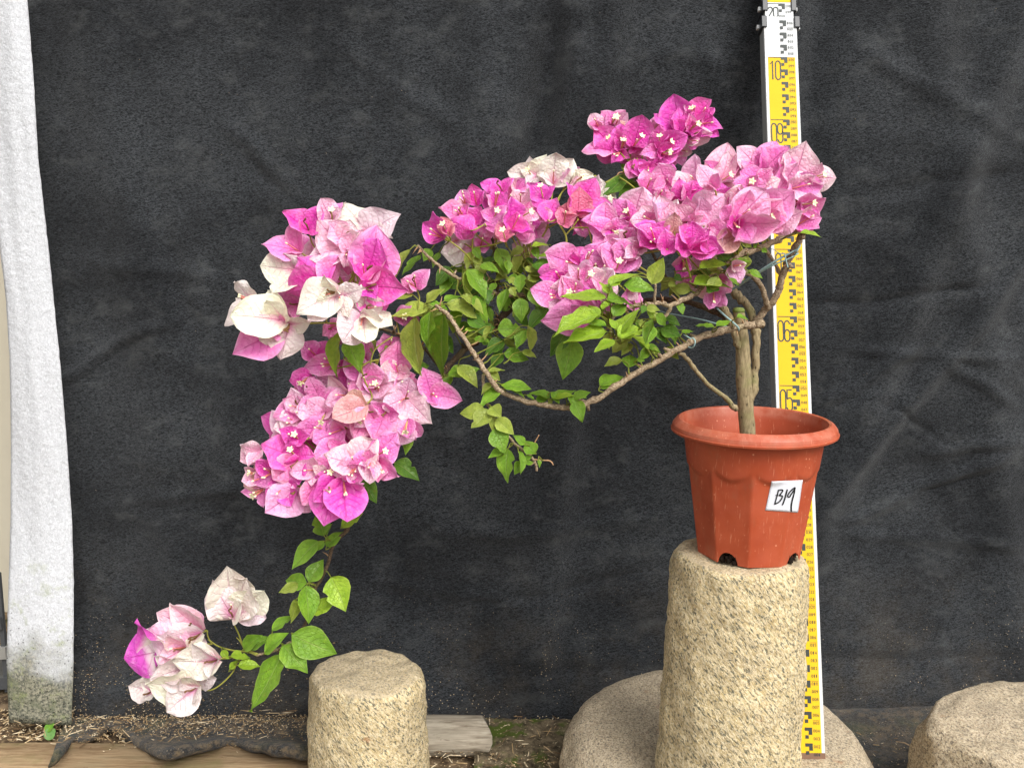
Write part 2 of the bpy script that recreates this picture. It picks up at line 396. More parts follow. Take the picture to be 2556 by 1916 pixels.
def stone(name,mat,prof,seed,loc,nth=120,amp=.004,lean=(0,0),squash=1.,dent=.0,topw=.004,facets=()):
    """prof: list of (r,z) from the base outline over the edge to the centre of the top"""
    pth=[]
    for (r0,z0),(r1,z1) in zip(prof,prof[1:]):
        L=math.hypot(r1-r0,z1-z0); k=max(2,int(L/.004))
        for q in range(k): pth.append((r0+(r1-r0)*q/k,z0+(z1-z0)*q/k))
    pth.append(prof[-1]); H=max(p[1] for p in prof)
    V=[];F=[]
    for (r,z) in pth:
        for k in range(nth):
            t=2*math.pi*k/nth; c,s=math.cos(t),math.sin(t)
            R0=prof[1][0]
            e=amp*1.3*nz(c*1.6+seed,s*1.6,z*9)+amp*.9*nz(c*R0*38+seed,s*R0*38,z*38+5)+amp*.5*nz(c*R0*95+seed,s*R0*95,z*95)
            fr=min(1,r/R0)
            rr=r+e*fr
            for (ta,df,zlo) in facets:      # flats knocked off the edge
                a=math.cos(t-ta)
                if a>.2: 
                    lim=df/a; wgt=sstep(zlo,H,z)
                    rr=rr+(min(rr,lim)-rr)*wgt
            zz=z+topw*(nz(c*r*14+seed,s*r*14,4)+.5*nz(c*r*40,s*r*40,seed))*sstep(.6*H,H,z)
            if dent: zz+=dent*(c*.8+s*.3)*fr*sstep(.5*H,H,z)
            V.append((c*rr+lean[0]*z/H, s*rr*squash+lean[1]*z/H, zz))
    for j in range(len(pth)-1):
        for k in range(nth):
            k2=(k+1)%nth; F.append((j*nth+k,j*nth+k2,(j+1)*nth+k2,(j+1)*nth+k))
    F.append(tuple(range(nth-1,-1,-1)))
    return obj(name,mesh(name,V,F,mat),None,loc)
ZD=.137; COLY=1.11
# flat round stone
dc=(.292,1.24,0)
ds=stone('flat_stone',M_G2,[(.20,-.01),(.222,.03),(.226,.06),(.219,.095),(.205,.12),(.192,.132),(.175,ZD-.001),(.0,ZD)],3,dc,150,.004,topw=.0025)
tag(ds,'wide flat round stone lying under the tall stone post','stone')
# tall post
cb=P(1812,1900,COLY); ct=P(1850,1372,COLY)
ZT=ct.z
st=stone('stone_post',M_G1,[(.082,0),(.0905,.008),(.0915,.03),(.0895,.12),(.0865,.22),(.0845,ZT-ZD-.022),(.0825,ZT-ZD-.010),(.0775,ZT-ZD-.002),(.068,ZT-ZD),(.0,ZT-ZD+.001)],12,(cb.x,COLY,ZD-.003),150,.0034,lean=(ct.x-cb.x,0),dent=-.004,facets=((R(190),.0800,.24),(R(255),.0815,.26),(R(320),.0800,.25)))
tag(st,'tall rough yellow granite post carrying the red pot','stone')
# short stone at the left
lc=P(916,1668,1.30)
ls=stone('short_stone',M_G1,[(.084,-.01),(.0895,.012),(.0895,.08),(.0885,.145),(.0865,lc.z-.016),(.080,lc.z-.006),(.070,lc.z-.001),(.0,lc.z+.001)],27,(lc.x,1.30,0),130,.0036,facets=((R(38),.076,.10),(R(75),.080,.15),(R(110),.083,.15),(R(205),.080,.12),(R(300),.085,.12)),dent=-.003,topw=.006)
tag(ls,'short round yellow granite stone with rust spots under the hanging flowers','stone')
# big stone at the right edge
rs=stone('big_stone',M_G2,[(.165,-.01),(.176,.02),(.176,.09),(.170,.155),(.160,.182),(.146,.194),(.12,.199),(.0,.204)],41,(.715,1.135,0),140,.005,squash=.86,topw=.005,facets=((R(150),.150,.15),(R(178),.166,.02),(R(215),.150,.05),(R(120),.140,.13),(R(88),.150,.13)),dent=.006)
tag(rs,'broad pale granite block with a chipped flat top, alone on the dark cloth','stone')

# --- timber -----------------------------------------------------------
def wood(name,a,b,grey,green=.0):
    m,t=newmat(name); N=NT(t); o=N.obj()
    g=N.noise(N.mapping(o,scale=(.10,1,1)),130,6,.7,.5); k=N.noise(N.mapping(o,scale=(.3,1,1)),22,4)
    col=N.mix(N.ramp(g,.32,.68),a,b); col=N.mix(N.ramp(k,.45,.7),col,grey)
    col=N.mix(N.math('MULTIPLY',N.ramp(N.noise(N.mapping(o,scale=(.25,1,1)),70,4,.8),.6,.7),.7),col,lin((80,60,42)))
    if green: col=N.mix(N.math('MULTIPLY',N.ramp(N.noise(o,16,4),.5,.7),green),col,lin((112,116,62)))
    N.out(N.pbsdf(col,.85,N.bump(g,.7,.003),.2)); return m
def plank(name,x0,x1,y0,y1,z0,z1,mat,seed,label,cat):
    V=[];F=[];n=60; prof=[(y0,z0),(y0,z1-.005),(y0+.004,z1),((y0+y1)/2,z1+.001),(y1-.004,z1),(y1,z1-.005),(y1,z0)]
    for i in range(n+1):
        x=x0+(x1-x0)*i/n
        for (y,z) in prof:
            V.append((x,y+.004*nz(x*9,y*5,seed)+.002*nz(x*40,y,seed),z+(.003*nz(x*7,y*20,seed+3)+.0015*nz(x*40,y*60,seed) if z>z0 else 0)))
    k=len(prof)
    for i in range(n):
        for q in range(k-1): F.append((i*k+q,i*k+q+1,(i+1)*k+q+1,(i+1)*k+q))
        F.append((i*k+k-1,i*k,(i+1)*k,(i+1)*k+k-1))
    F.append(tuple(range(k))); F.append(tuple(n*k+q for q in range(k-1,-1,-1)))
    o=obj(name,mesh(name,V,F,mat)); tag(o,label,cat); return o
plank('plank',-1.15,-.265,1.235,1.392,-.004,.026,wood('tan timber',lin((140,114,84)),lin((184,158,124)),lin((150,134,104)),.4),2,'tan weathered plank lying in front of the torn black cloth','plank')
lg=P(1120,1880,1.43)
def logpiece():
    V=[];F=[];n=26;k=18; x0,x1=-.30,P(1216,1880,1.42).x
    for i in range(n+1):
        x=x0+(x1-x0)*i/n
        for q in range(k):
            t=2*math.pi*q/k; r=.034*(1+.10*nz(math.cos(t)*1.5,math.sin(t)*1.5,x*4)+.05*nz(math.cos(t)*5,math.sin(t)*5,x*9))
            if i==n: x_=x+.010*math.cos(t*2+1)
            else: x_=x
            V.append((x_,1.425+r*1.25*math.cos(t),.017+r*.85*math.sin(t)))
    for i in range(n):
        for q in range(k): F.append((i*k+q,i*k+(q+1)%k,(i+1)*k+(q+1)%k,(i+1)*k+q))
    F.append(tuple(range(k-1,-1,-1))); F.append(tuple(n*k+q for q in range(k)))
    o=obj('split_log',mesh('split_log',V,F,wood('grey timber',lin((120,108,92)),lin((182,172,154)),lin((150,142,126)))))
    tag(o,'grey weathered log end lying beside the short round stone','log')
logpiece()

# --- torn cloth flap on the ground at the left
M_FS=felt_black('sandy black felt',sandy=.62)
V=[];F=[];nu,nv=110,26
for i in range(nu+1):
    u=i/nu; xp=120+690*u
    for j in range(nv+1):
        v=j/nv
        yf=1878-40*math.exp(-((xp-285)/70)**2)+14*math.sin(xp*.018+.6)+9*nz(xp*.02,1,2)+(26*sstep(180,120,xp) if xp<180 else 0)
        yp=1776+(yf-1776)*v
        x0=xp+ (150*(1-v))*(1-u)*.35
        z=.004+.006*nz(u*7,v*2,4)*v+.003*nz(u*22,v*7,1)+.012*math.exp(-((v-.78)/.12)**2)*(.6+.6*nz(u*6,0,9))
        z=max(.003,z)
        if v>.93: z-= (v-.93)*.12
        d=FWD+RGT*((x0-CX)/FPX)+UPV*((CY-yp)/FPX); tt=(z-CAM.z)/d.z
        q=CAM+d*tt; z+=.050*sstep(1.44,1.395,q.y); q=CAM+d*((z-CAM.z)/d.z); V.append(q)
for i in range(nu):
    for j in range(nv): F.append((i*(nv+1)+j,i*(nv+1)+j+1,(i+1)*(nv+1)+j+1,(i+1)*(nv+1)+j))
fl=obj('torn_cloth',mesh('torn_cloth',V,F,M_FS)); sm=fl.modifiers.new('thick','SOLIDIFY'); sm.thickness=.003; sm.offset=1
tag(fl,'torn black cloth flap covered in sand, lying on the ground by the plank','cloth')
# --- cloth lying on the ground at the right, running under the big stone
V=[];F=[];nu,nv=120,40
for i in range(nu+1):
    for j in range(nv+1):
        x=.20+1.2*i/nu; y=.80+.70*j/nv
        z=.010+.006*nz(x*6,y*7,3)+.004*nz(x*16+y*9,y*14,7)+.0015*nz(x*50,y*50,2)+.03*sstep(1.43,1.49,y)*(.5+.4*nz(x*5,0,3))
        V.append((x+(.02*nz(y*9,1,2) if i==0 else 0),y,z))
for i in range(nu):
    for j in range(nv): F.append((i*(nv+1)+j,(i+1)*(nv+1)+j,(i+1)*(nv+1)+j+1,i*(nv+1)+j+1))
gc=obj('ground_cloth',mesh('ground_cloth',V,F,felt_black('dusty black felt',sandy=.28)))
tag(gc,'dusty black cloth spread over the ground beneath the stones','cloth')
# --- mossy kerb block between log and flat stone
V=[];F=[];n=40;k=14
for i in range(n+1):
    x=-.06+.30*i/n
    for j in range(k+1):
        y=1.33+.15*j/k
        V.append((x,y,.006+.012*sstep(1.33,1.40,y)+.006*nz(x*30,y*30,2)+.004*nz(x*80,y*80,6)))
for i in range(n):
    for j in range(k): F.append((i*(k+1)+j,(i+1)*(k+1)+j,(i+1)*(k+1)+j+1,i*(k+1)+j+1))
m_,t_=newmat('mossy earth'); N=NT(t_); o_=N.obj(); a_=N.noise(o_,60,6,.7)
c_=N.mix(N.ramp(a_,.3,.7),lin((52,46,36)),lin((126,112,90))); c_=N.mix(N.ramp(N.noise(o_,22,4,.6),.5,.66),c_,lin((72,84,34))); c_=N.mix(N.ramp(N.noise(o_,190,3),.6,.72),c_,lin((176,160,130)))
N.out(N.pbsdf(c_,.95,N.bump(a_,.9,.005),.1))
ms=obj('soil',mesh('soil',V,F,m_)); tag(ms,kind='structure')
# --- loose grit on cloth, soil and sill (uncountable)
random.seed(5)
mb=MB(); pal=[lin(c) for c in ((196,172,134),(168,142,104),(214,196,164),(120,96,70),(150,128,96),(96,78,58))]
def chip(p,s,c,long=1.):
    a=random.random()*6.28; b=random.uniform(-.6,.6)
    M=Matrix.Translation(p)@Matrix.Rotation(a,4,'Z')@Matrix.Rotation(b,4,'X')
    pts=[Vector((-s*long,-s*.5,0)),Vector((s*long,-s*.4,0)),Vector((s*.8*long,s*.6,0)),Vector((-s*.7*long,s*.5,0)),Vector((0,0,s*.7))]
    mb.add([M@q for q in pts],[(0,1,4),(1,2,4),(2,3,4),(3,0,4),(0,3,2,1)],None,[c]*5)
def gz(xp,yp,z=.006):
    d=FWD+RGT*((xp-CX)/FPX)+UPV*((CY-yp)/FPX); return CAM+d*((z-CAM.z)/d.z)
for k in range(2600):
    xp=random.uniform(150,800); yp=1790+abs(random.gauss(0,36))
    if yp>1885: continue
    q=gz(xp,yp,.006+.016*sstep(1780,1870,yp)); chip(q+Vector((0,0,.006)),random.uniform(.0006,.0016),random.choice(pal),random.choice((1,1,1,2.5)))
for k in range(700):
    q=gz(random.uniform(0,260),random.uniform(1770,1850),0); chip(q+Vector((0,0,.002)),random.uniform(.0008,.0028),random.choice(pal),random.choice((1,1.5,4)))
for k in range(500):
    q=gz(random.uniform(1070,1420),random.uniform(1790,1916),.012); chip(q+Vector((0,0,.003)),random.uniform(.0007,.002),random.choice(pal),random.choice((1,1,5)))
for k in range(260):
    q=gz(random.uniform(2080,2330),random.uniform(1700,1916),.012); chip(q+Vector((0,0,.003)),random.uniform(.0005,.0014),random.choice(pal),random.choice((1,1,4)))
for k in range(130):
    q=gz(random.uniform(20,760),random.uniform(1785,1872),.02); chip(q+Vector((0,0,.010)),random.uniform(.0009,.0016),random.choice(pal),random.uniform(5,12))
for k in range(40):
    q=gz(random.uniform(1070,1420),random.uniform(1800,1916),.016); chip(q+Vector((0,0,.003)),random.uniform(.001,.0018),random.choice(pal),random.uniform(4,10))
m_,t_=newmat('grit'); N=NT(t_); N.out(N.pbsdf(N.n('VertexColor',layer_name='Col').outputs[0],.9,spec=.2))
gr=mb.build('grit',m_,smooth=False); tag(gr,'pale sand and bark grit strewn along the foot of the cloth','grit',kind='stuff')
# grit clinging to the lower left of the backdrop
mb=MB()
for k in range(1900):
    xp=random.uniform(170,1000); f=abs(random.gauss(0,1)); yp=1785-f*75
    if random.random()>.25+.75*sstep(900,300,xp): continue
    x=P(xp,yp,1.52).x; z=P(xp,yp,1.51).z
    if z<.012: continue
    kick=hemkick(x,z)
    chip(Vector((x,WALLY-fold(x,z)*sstep(0,.15,z+.02)-kick-.006,z)),random.uniform(.0005,.0012),random.choice(pal),random.choice((1,1,2)))
gr=mb.build('grit',m_,smooth=False); tag(gr,'fine sandy specks clinging to the lower part of the black sheet','grit',kind='stuff')

# dead sticks on the cloth at the right
mst=plain('dry twig',lin((176,150,118)),.8,.2,.2,90)
sk=empty('dry_twig',gz(2270,1858,.014)); tag(sk,'thin forked dry twig on the dark cloth beside the big stone','twig')
o0=sk.location
def L(xp,yp): return gz(xp,yp,.019)-o0
m=MB(); tube(m,[(L(2236,1849),.0007),(L(2258,1853),.001),(L(2275,1862),.0011),(L(2290,1857),.0008)],5); tube(m,[(L(2273,1860),.001),(L(2280,1870),.0006)],5); m.build('stem',mst,sk)
# seedling by the strip
sd=empty('seedling',gz(128,1842,.0)); tag(sd,'tiny two-leaved green seedling sprouting at the foot of the white strip','seedling')
def disc_leaf(name,par,p,r,nrm,colr):
    M=Matrix.Translation(p)@nrm.to_track_quat('Z','Y').to_matrix().to_4x4(); V=[(0,0,-.001)];F=[];c=[colr]
    for k in range(14):
        t=2*math.pi*k/14; rr=r*(1-.25*(math.cos(t/2)**12)); V.append((rr*math.cos(t),rr*math.sin(t),.001*math.cos(2*t))); c.append(colr)
    for k in range(14): F.append((0,1+k,1+(k+1)%14))
    obj(name,mesh(name,[M@Vector(v) for v in V],F,M_LEAF,uv=[(.3,.3)]*15,col=c),par)
disc_leaf('leaf',sd,Vector((0,-.002,.022)),.009,Vector((-.1,-.6,.8)),lin((104,150,50)))
disc_leaf('leaf',sd,Vector((.004,-.009,.014)),.0105,Vector((.1,-.7,.7)),lin((112,156,84)))
m=MB(); tube(m,[(Vector((0,0,-.005)),.0009),(Vector((.001,-.001,.012)),.0008),(Vector((0,-.002,.021)),.0006)],6); tube(m,[(Vector((.001,-.001,.008)),.0008),(Vector((.004,-.008,.0135)),.0006)],6); m.build('stem',M_TWIG,sd)
# ================================================================ measuring staff
RB=Vector((.397,1.154,.82-.683)); RD=Vector((.016,.312,.95)).normalized()
RR=(Vector((1,0,0))-RD*RD.x).normalized(); RN=RR.cross(RD)      # RN faces the camera side
S=1.02                                                          # metres of staff per metre of print at this distance
RW=.0518; RT=.024
MR=Matrix((( RR.x,RD.x,RN.x,0),(RR.y,RD.y,RN.y,0),(RR.z,RD.z,RN.z,0),(0,0,0,1)))   # local (across, along, out)
ruler=empty('measuring_staff',RB); tag(ruler,'yellow and white telescopic measuring staff leaning on the black sheet','measuring staff')
ruler.rotation_euler=MR.to_euler()
M_WH=plain('white enamel',lin((204,206,206)),.55,.2,.05,30); M_YE=plain('yellow print',lin((222,178,34)),.6,.15,.08,25)
M_INK=plain('dark print',lin((50,56,54)),.5,.3,.1,50); M_AL=plain('grey aluminium',lin((150,152,150)),.45,.5,.06,30); M_BLK=plain('black clip plastic',lin((40,42,46)),.4,.5,.1,40)
def rbox(name,x0,x1,y0,y1,z0,z1,mat,par=ruler):
    m=MB(); m.box(((x0+x1)/2,(y0+y1)/2,(z0+z1)/2),((x1-x0)/2,(y1-y0)/2,(z1-z0)/2)); return m.build(name,mat,par,smooth=False)
H2=RW/2
b=rbox('staff_body',-H2,H2,.002,1.068*S,-RT,-.001,M_AL); bv=b.modifiers.new('b','BEVEL'); bv.width=.0015; bv.segments=2
rbox('face_plate',-H2+.0008,H2-.0008,.004,1.0665*S,-.0012,.0006,M_WH)
rbox('yellow_strip',-H2*.80,H2*.80,.008,1.0*S,.0000,.0010,M_YE)
rbox('foot',-H2*.98,H2*.98,0,.008,-RT*.9,.0008,plain('rusty foot',lin((120,92,74)),.8,.3,.3,90))
# inner sections, drawn out
b=rbox('inner_section',-H2*.86,H2*.84,1.04*S,1.150*S,-RT+.003,-.0035,M_AL)
rbox('inner_face',-H2*.85,H2*.83,1.0672*S,1.0915*S,-.004,-.0018,M_WH)
rbox('inner_face',-H2*.85,H2*.83,1.092*S,1.150*S,-.004,-.0018,M_YE)
for (ya,yb,sh) in ((1.048,1.0662,0),(1.077,1.097,-.0035)):
    for sx in (-1,1):
        k=H2*(1 if sh==0 else .88)
        m=MB(); m.box((sx*(k-.0005),(ya+yb)/2*S,-RT/2+.002+sh),(.0042,(yb-ya)/2*S,RT/2+.002)); o=m.build('clip',M_BLK,ruler,smooth=False)
        bv=o.modifiers.new('b','BEVEL'); bv.width=.001; bv.segments=2
        m=MB(); m.box((sx*(k+.0055),(ya+yb)/2*S-.002,-RT/2),(.002,.003,.003)); m.build('rivet',M_WH,o,smooth=False)
# print: blocks + numerals
def glyphs():
    out={}
    for ch in '0123456789':
        cu=bpy.data.curves.new('glyph','FONT'); cu.body=ch; cu.size=1; cu.resolution_u=3
        ob=bpy.data.objects.new('glyph',cu); C.objects.link(ob)
        dg=bpy.context.evaluated_depsgraph_get(); dg.update(); me=bpy.data.meshes.new_from_object(ob.evaluated_get(dg))
        V=[v.co.copy() for v in me.vertices]; F=[tuple(p.vertices) for p in me.polygons]
        x0=min(v.x for v in V);x1=max(v.x for v in V);y0=min(v.y for v in V);y1=max(v.y for v in V)
        out[ch]=([((v.x-x0)/(x1-x0),(v.y-y0)/(y1-y0)) for v in V],F,(x1-x0)/(y1-y0))
        C.objects.unlink(ob); bpy.data.objects.remove(ob); bpy.data.meshes.remove(me)
    return out
GL=glyphs()
def fx(t): return -H2+RW*t
ink=MB(); num=MB(); ZI=.0014
def quad(mb,x0,x1,y0,y1,z): mb.add([(x0,y0,z),(x1,y0,z),(x1,y1,z),(x0,y1,z)],[(0,1,2,3)])
def write(mb,s,x0,x1,y0,y1,z,gap=.18):
    n=len(s); wd=(x1-x0)/(n+gap*(n-1)); x=x0
    for ch in s:
        G=GL[ch]; k=wd; xo=x
        if ch=='1': k=wd*.5; xo=x+wd*.2
        mb.add([(xo+a*k,y0+b*(y1-y0),z) for a,b in G[0]],G[1]); x+=wd*(1+gap)
def stroke_digits(mb,s,x0,x1,y0,y1,z,t=.0019):
    """tall condensed numerals drawn as strokes"""
    n=len(s); g=(x1-x0)*.10; wd=((x1-x0)-g*(n-1))/n
    for q,ch in enumerate(s):
        X=x0+q*(wd+g); a,b=wd,(y1-y0); r=min(a,b)*.5
        def arc(cx,cy,rx,ry,t0,t1,k=9): return [(cx+rx*math.cos(R(t0+(t1-t0)*i/k)),cy+ry*math.sin(R(t0+(t1-t0)*i/k))) for i in range(k+1)]
        if ch=='0': pl=[arc(.5,.80,.5,.20,0,180)+arc(.5,.20,.5,.20,180,360)+[(1,.80)]]
        elif ch=='1': pl=[[(.15,.84),(.62,1),(.62,0)]]
        elif ch=='2': pl=[arc(.5,.78,.5,.22,170,0)+[(.95,.66),(.1,.02),(1,.02)]]
        elif ch=='6': pl=[arc(.5,.80,.5,.20,10,180)+arc(.5,.20,.5,.20,180,360)+[(1,.38)]+arc(.5,.38,.5,.18,0,180)]
        elif ch=='9': pl=[arc(.5,.20,.5,.20,190,360)+arc(.5,.80,.5,.20,0,180)+[(0,.62)]+arc(.5,.62,.5,.18,180,360)]
        elif ch=='5': pl=[[(.95,1),(.08,1),(.05,.58)]+arc(.5,.45,.5,.17,140,0)+arc(.5,.2,.5,.2,0,-170)]
        elif ch=='7': pl=[[(.0,1),(1,1),(.35,0)]]
        elif ch=='8': pl=[arc(.5,.78,.44,.22,-90,270)+arc(.5,.28,.5,.28,90,450)]
        elif ch=='4': pl=[[(.8,0),(.8,1),(0,.3),(1,.3)]]
        else: pl=[arc(.5,.78,.46,.22,160,-80)+arc(.5,.28,.5,.28,80,-160)]
        for p in pl:
            p=[Vector((X+u*a,y0+v*b,0)) for u,v in p]; V=[]
            for i,pt in enumerate(p):
                d=(p[min(len(p)-1,i+1)]-p[max(0,i-1)]); d=d.normalized() if d.length else Vector((1,0,0)); nn=Vector((-d.y,d.x,0))*t/2*1.0
                V+= [(pt.x+nn.x,pt.y+nn.y,z),(pt.x-nn.x,pt.y-nn.y,z)]
            mb.add(V,[(2*i,2*i+1,2*i+3,2*i+2) for i in range(len(p)-1)])
def hook(mb,y,z):     # y = print height of the even mark, metres
    c=.01*S
    quad(mb,fx(.475),fx(.67),y-.42*c,y,z); quad(mb,fx(.575),fx(.67),y-.92*c,y-.42*c,z); quad(mb,fx(.485),fx(.575),y-1.42*c,y-.98*c,z)
for cm in range(2,108,2): hook(ink,cm*.01*S if cm<=106 else 0,ZI)
for cm in range(1,107):
    y=cm*.01*S; write(num,'%03d'%cm,fx(.70),fx(.865),y-.0062*S,y-.0022*S,ZI)
    if cm%5==0: quad(num,fx(.70),fx(.87),y-.0012,y-.0008,ZI)
for dm in range(1,11):
    y=dm*.1*S; quad(ink,fx(.12),fx(.475),y-.0010*S,y,ZI); stroke_digits(ink,'%02d'%dm,fx(.13),fx(.455),y-.0365*S,y-.0065*S,ZI)
# upper section print
Z2=-.0014; y=1.0895*S
ink2=MB(); num2=MB()
hook(ink2,y,Z2); quad(ink2,fx(.475),fx(.67),y-.0235*S,y-.02*S,Z2); quad(ink2,fx(.12),fx(.475),y-.001,y,Z2); stroke_digits(ink2,'20',fx(.16),fx(.455),y-.0225*S,y-.0065*S,Z2)
for k,s in enumerate(('200','199')): write(num2,s,fx(.68),fx(.84),y-.0062*S-.01*S*k,y-.0022*S-.01*S*k,Z2)
ink.build('scale_print',M_INK,ruler,smooth=False); num.build('numeral_print',M_INK,ruler,smooth=False)
ink2.build('scale_print',M_INK,ruler,smooth=False); num2.build('numeral_print',M_INK,ruler,smooth=False)

# ================================================================ pot
PB=P(1867,1373,COLY)                 # centre of the pot's foot
PH=.152; PROT=Matrix.Rotation(R(.2),3,'Y')@Matrix.Rotation(R(.6),3,'X'); PSC=Vector((.955,.955,1.10))
pot=empty('plant_pot',PB); pot.rotation_euler=PROT.to_euler(); pot.scale=PSC; tag(pot,'terracotta red plastic pot with scalloped panels standing on the stone post','plant pot')
def pot_mat():
    m,t=newmat('red plastic'); N=NT(t); o=N.obj()
    a=N.noise(o,22,4); col=N.mix(N.ramp(a,.3,.7),lin((164,70,42)),lin((180,84,54)))
    sc1=N.noise(N.mapping(o,rot=(.5,.3,.9),scale=(6,1,.5)),90,4,.7); s1=N.math('MULTIPLY',N.ramp(sc1,.60,.70),.5)
    dots=N.math('MULTIPLY',N.math('LESS_THAN',N.voro(o,120),.13),N.ramp(N.noise(o,40),.46,.6))
    col=N.mix(N.math('MAXIMUM',s1,N.math('MULTIPLY',dots,.6)),col,lin((226,156,124)))
    z=N.n('SeparateXYZ'); t.links.new(o,z.inputs[0])
    dust=N.math('MULTIPLY',N.ramp(z.outputs[2],.137,.146),N.ramp(N.noise(o,60,5,.7),.3,.7))
    col=N.mix(N.math('MULTIPLY',dust,.45),col,lin((196,134,112)))
    mud=N.math('MULTIPLY',N.ramp(N.noise(N.mapping(o,loc=(3,3,3),scale=(1,1,.6)),30,5,.75),.54,.72),.42); col=N.mix(mud,col,lin((150,92,66)))
    r=N.ramp(N.noise(o,50,4),.3,.7,.36,.6)
    N.out(N.pbsdf(col,r,N.bump(N.noise(o,45,4),.12,.002),.45)); return m
M_POT=pot_mat()
NF=10; TH0=R(-90-14)
def rround(z): return .0665+(.0885-.0665)*z/.138
def rpot(t,z):
    ph=((t-TH0)/(2*math.pi/NF))%1.0-.5          # 0 = middle of a facet
    Rr=rround(z); a=ph*2*math.pi/NF
    rp=Rr*math.cos(math.pi/NF)/math.cos(a)*1.004
    zs=.116-.020*math.sqrt(max(0,1-(ph*2)**2))
    k=sstep(zs-.003,zs+.004,z)
    return rp+(Rr-rp)*k
def pot_body():
    nth=240; zs=[.0+.140*i/70 for i in range(71)]; V=[];F=[]
    def ring(r,z,f=None):
        for k in range(nth):
            t=2*math.pi*k/nth; rr=f(t,z) if f else r
            zz=z
            # drainage arches cut up into the foot
            for tc,wd,hh in NOTCH:
                d=((t-tc+math.pi)%(2*math.pi))-math.pi
                if abs(d)<wd: zz=max(zz,hh*math.sqrt(1-(d/wd)**2))
            V.append((rr*math.cos(t),rr*math.sin(t),zz))
    for z in zs: ring(0,z,rpot)
    n0=len(zs)
    for r,z in ((.0905,.1415),(.094,.1405),(.099,.1385),(.1025,.1375),(.1042,.1385),(.1046,.1405),(.1036,.1412),(.1034,.1425),(.1025,.1455),(.0985,.1500),(.0945,.1520),(.0915,.1512),(.0898,.148),(.0885,.140)): ring(r,z)
    for i in range(14): z=.130-.125*i/13; ring(0,z,lambda t,z: rpot(t,z)-.0025)
    tot=len(V)//nth
    for j in range(tot-1):
        for k in range(nth):
            k2=(k+1)%nth; F.append((j*nth+k,j*nth+k2,(j+1)*nth+k2,(j+1)*nth+k))
    F.append(tuple((tot-1)*nth+k for k in range(nth)))
    return V,F
NOTCH=[(R(-90-37),R(11),.013),(R(-90+45),R(11),.011),(R(60),R(11),.012),(R(150),R(11),.012)]
V,F=pot_body()
o=obj('pot_body',mesh('pot_body',V,F,M_POT),pot); m=o.data
es=o.modifiers.new('e','EDGE_SPLIT'); es.split_angle=R(24)
# potting soil inside
V=[(0,0,.094)];F=[];nr,nth=8,48
for j in range(1,nr+1):
    for k in range(nth):
        t=2*math.pi*k/nth; r=.0775*j/nr; V.append((r*math.cos(t),r*math.sin(t),.094+.003*nz(r*40*math.cos(t),r*40*math.sin(t),2)))
for k in range(nth): F.append((0,1+k,1+(k+1)%nth))
for j in range(nr-1):
    for k in range(nth): F.append((1+j*nth+k,1+(j+1)*nth+k,1+(j+1)*nth+(k+1)%nth,1+j*nth+(k+1)%nth))
obj('potting_soil',mesh('potting_soil',V,F,plain('potting soil',lin((70,54,42)),.95,.1,.4,120)),pot)
M_ROOT=plain('dark roots',lin((34,27,22)),.95,.1,.5,200)
# root ball seen through the arches
for tc,wd,hh in NOTCH:
    mb=MB()
    for k in range(14):
        t=tc+random.uniform(-.17,.17); r=.0595+random.uniform(0,.003); mb.box((r*math.cos(t),r*math.sin(t),random.uniform(.001,.010)),(.0022,.0022,.0022))
    mb.build('roots',M_ROOT,pot)
# paper label, written by hand
PINV=PROT.transposed()
def on_pot(xp,yp,off):
    d=(FWD+RGT*((xp-CX)/FPX)+UPV*((CY-yp)/FPX)).normalized(); o_=PINV@(CAM-PB); dl=PINV@d
    t=.8
    while t<1.6:
        q=o_+dl*t; q=Vector((q.x/PSC.x,q.y/PSC.y,q.z/PSC.z))
        if 0<=q.z<=.135 and math.hypot(q.x,q.y)<=rpot(math.atan2(q.y,q.x),q.z)+off: return q
        t+=.0002
    return Vector((0,-.08,.07))
def HC(x,y): return 1600+x/3.317,980+y/3.317
cn=[HC(1082,734),HC(1340,723),HC(1300,990),HC(1030,972)]
V=[];F=[];n=14
for j in range(n+1):
    for i in range(n+1):
        u,v=i/n,j/n
        x=(cn[0][0]*(1-u)+cn[1][0]*u)*(1-v)+(cn[3][0]*(1-u)+cn[2][0]*u)*v; y=(cn[0][1]*(1-u)+cn[1][1]*u)*(1-v)+(cn[3][1]*(1-u)+cn[2][1]*u)*v
        V.append(on_pot(x,y,.0008))
for j in range(n):
    for i in range(n): F.append((j*n+j+i,(j+1)*(n+1)+i,(j+1)*(n+1)+i+1,j*(n+1)+i+1))
lb=obj('paper_label',mesh('paper_label',V,F,plain('white paper',lin((222,224,232)),.6,.3,.02,40)),pot)
sm=lb.modifiers.new('t','SOLIDIFY'); sm.thickness=.0003; sm.offset=-1
lb['label']='white paper label with B19 written by hand'
mb=MB()
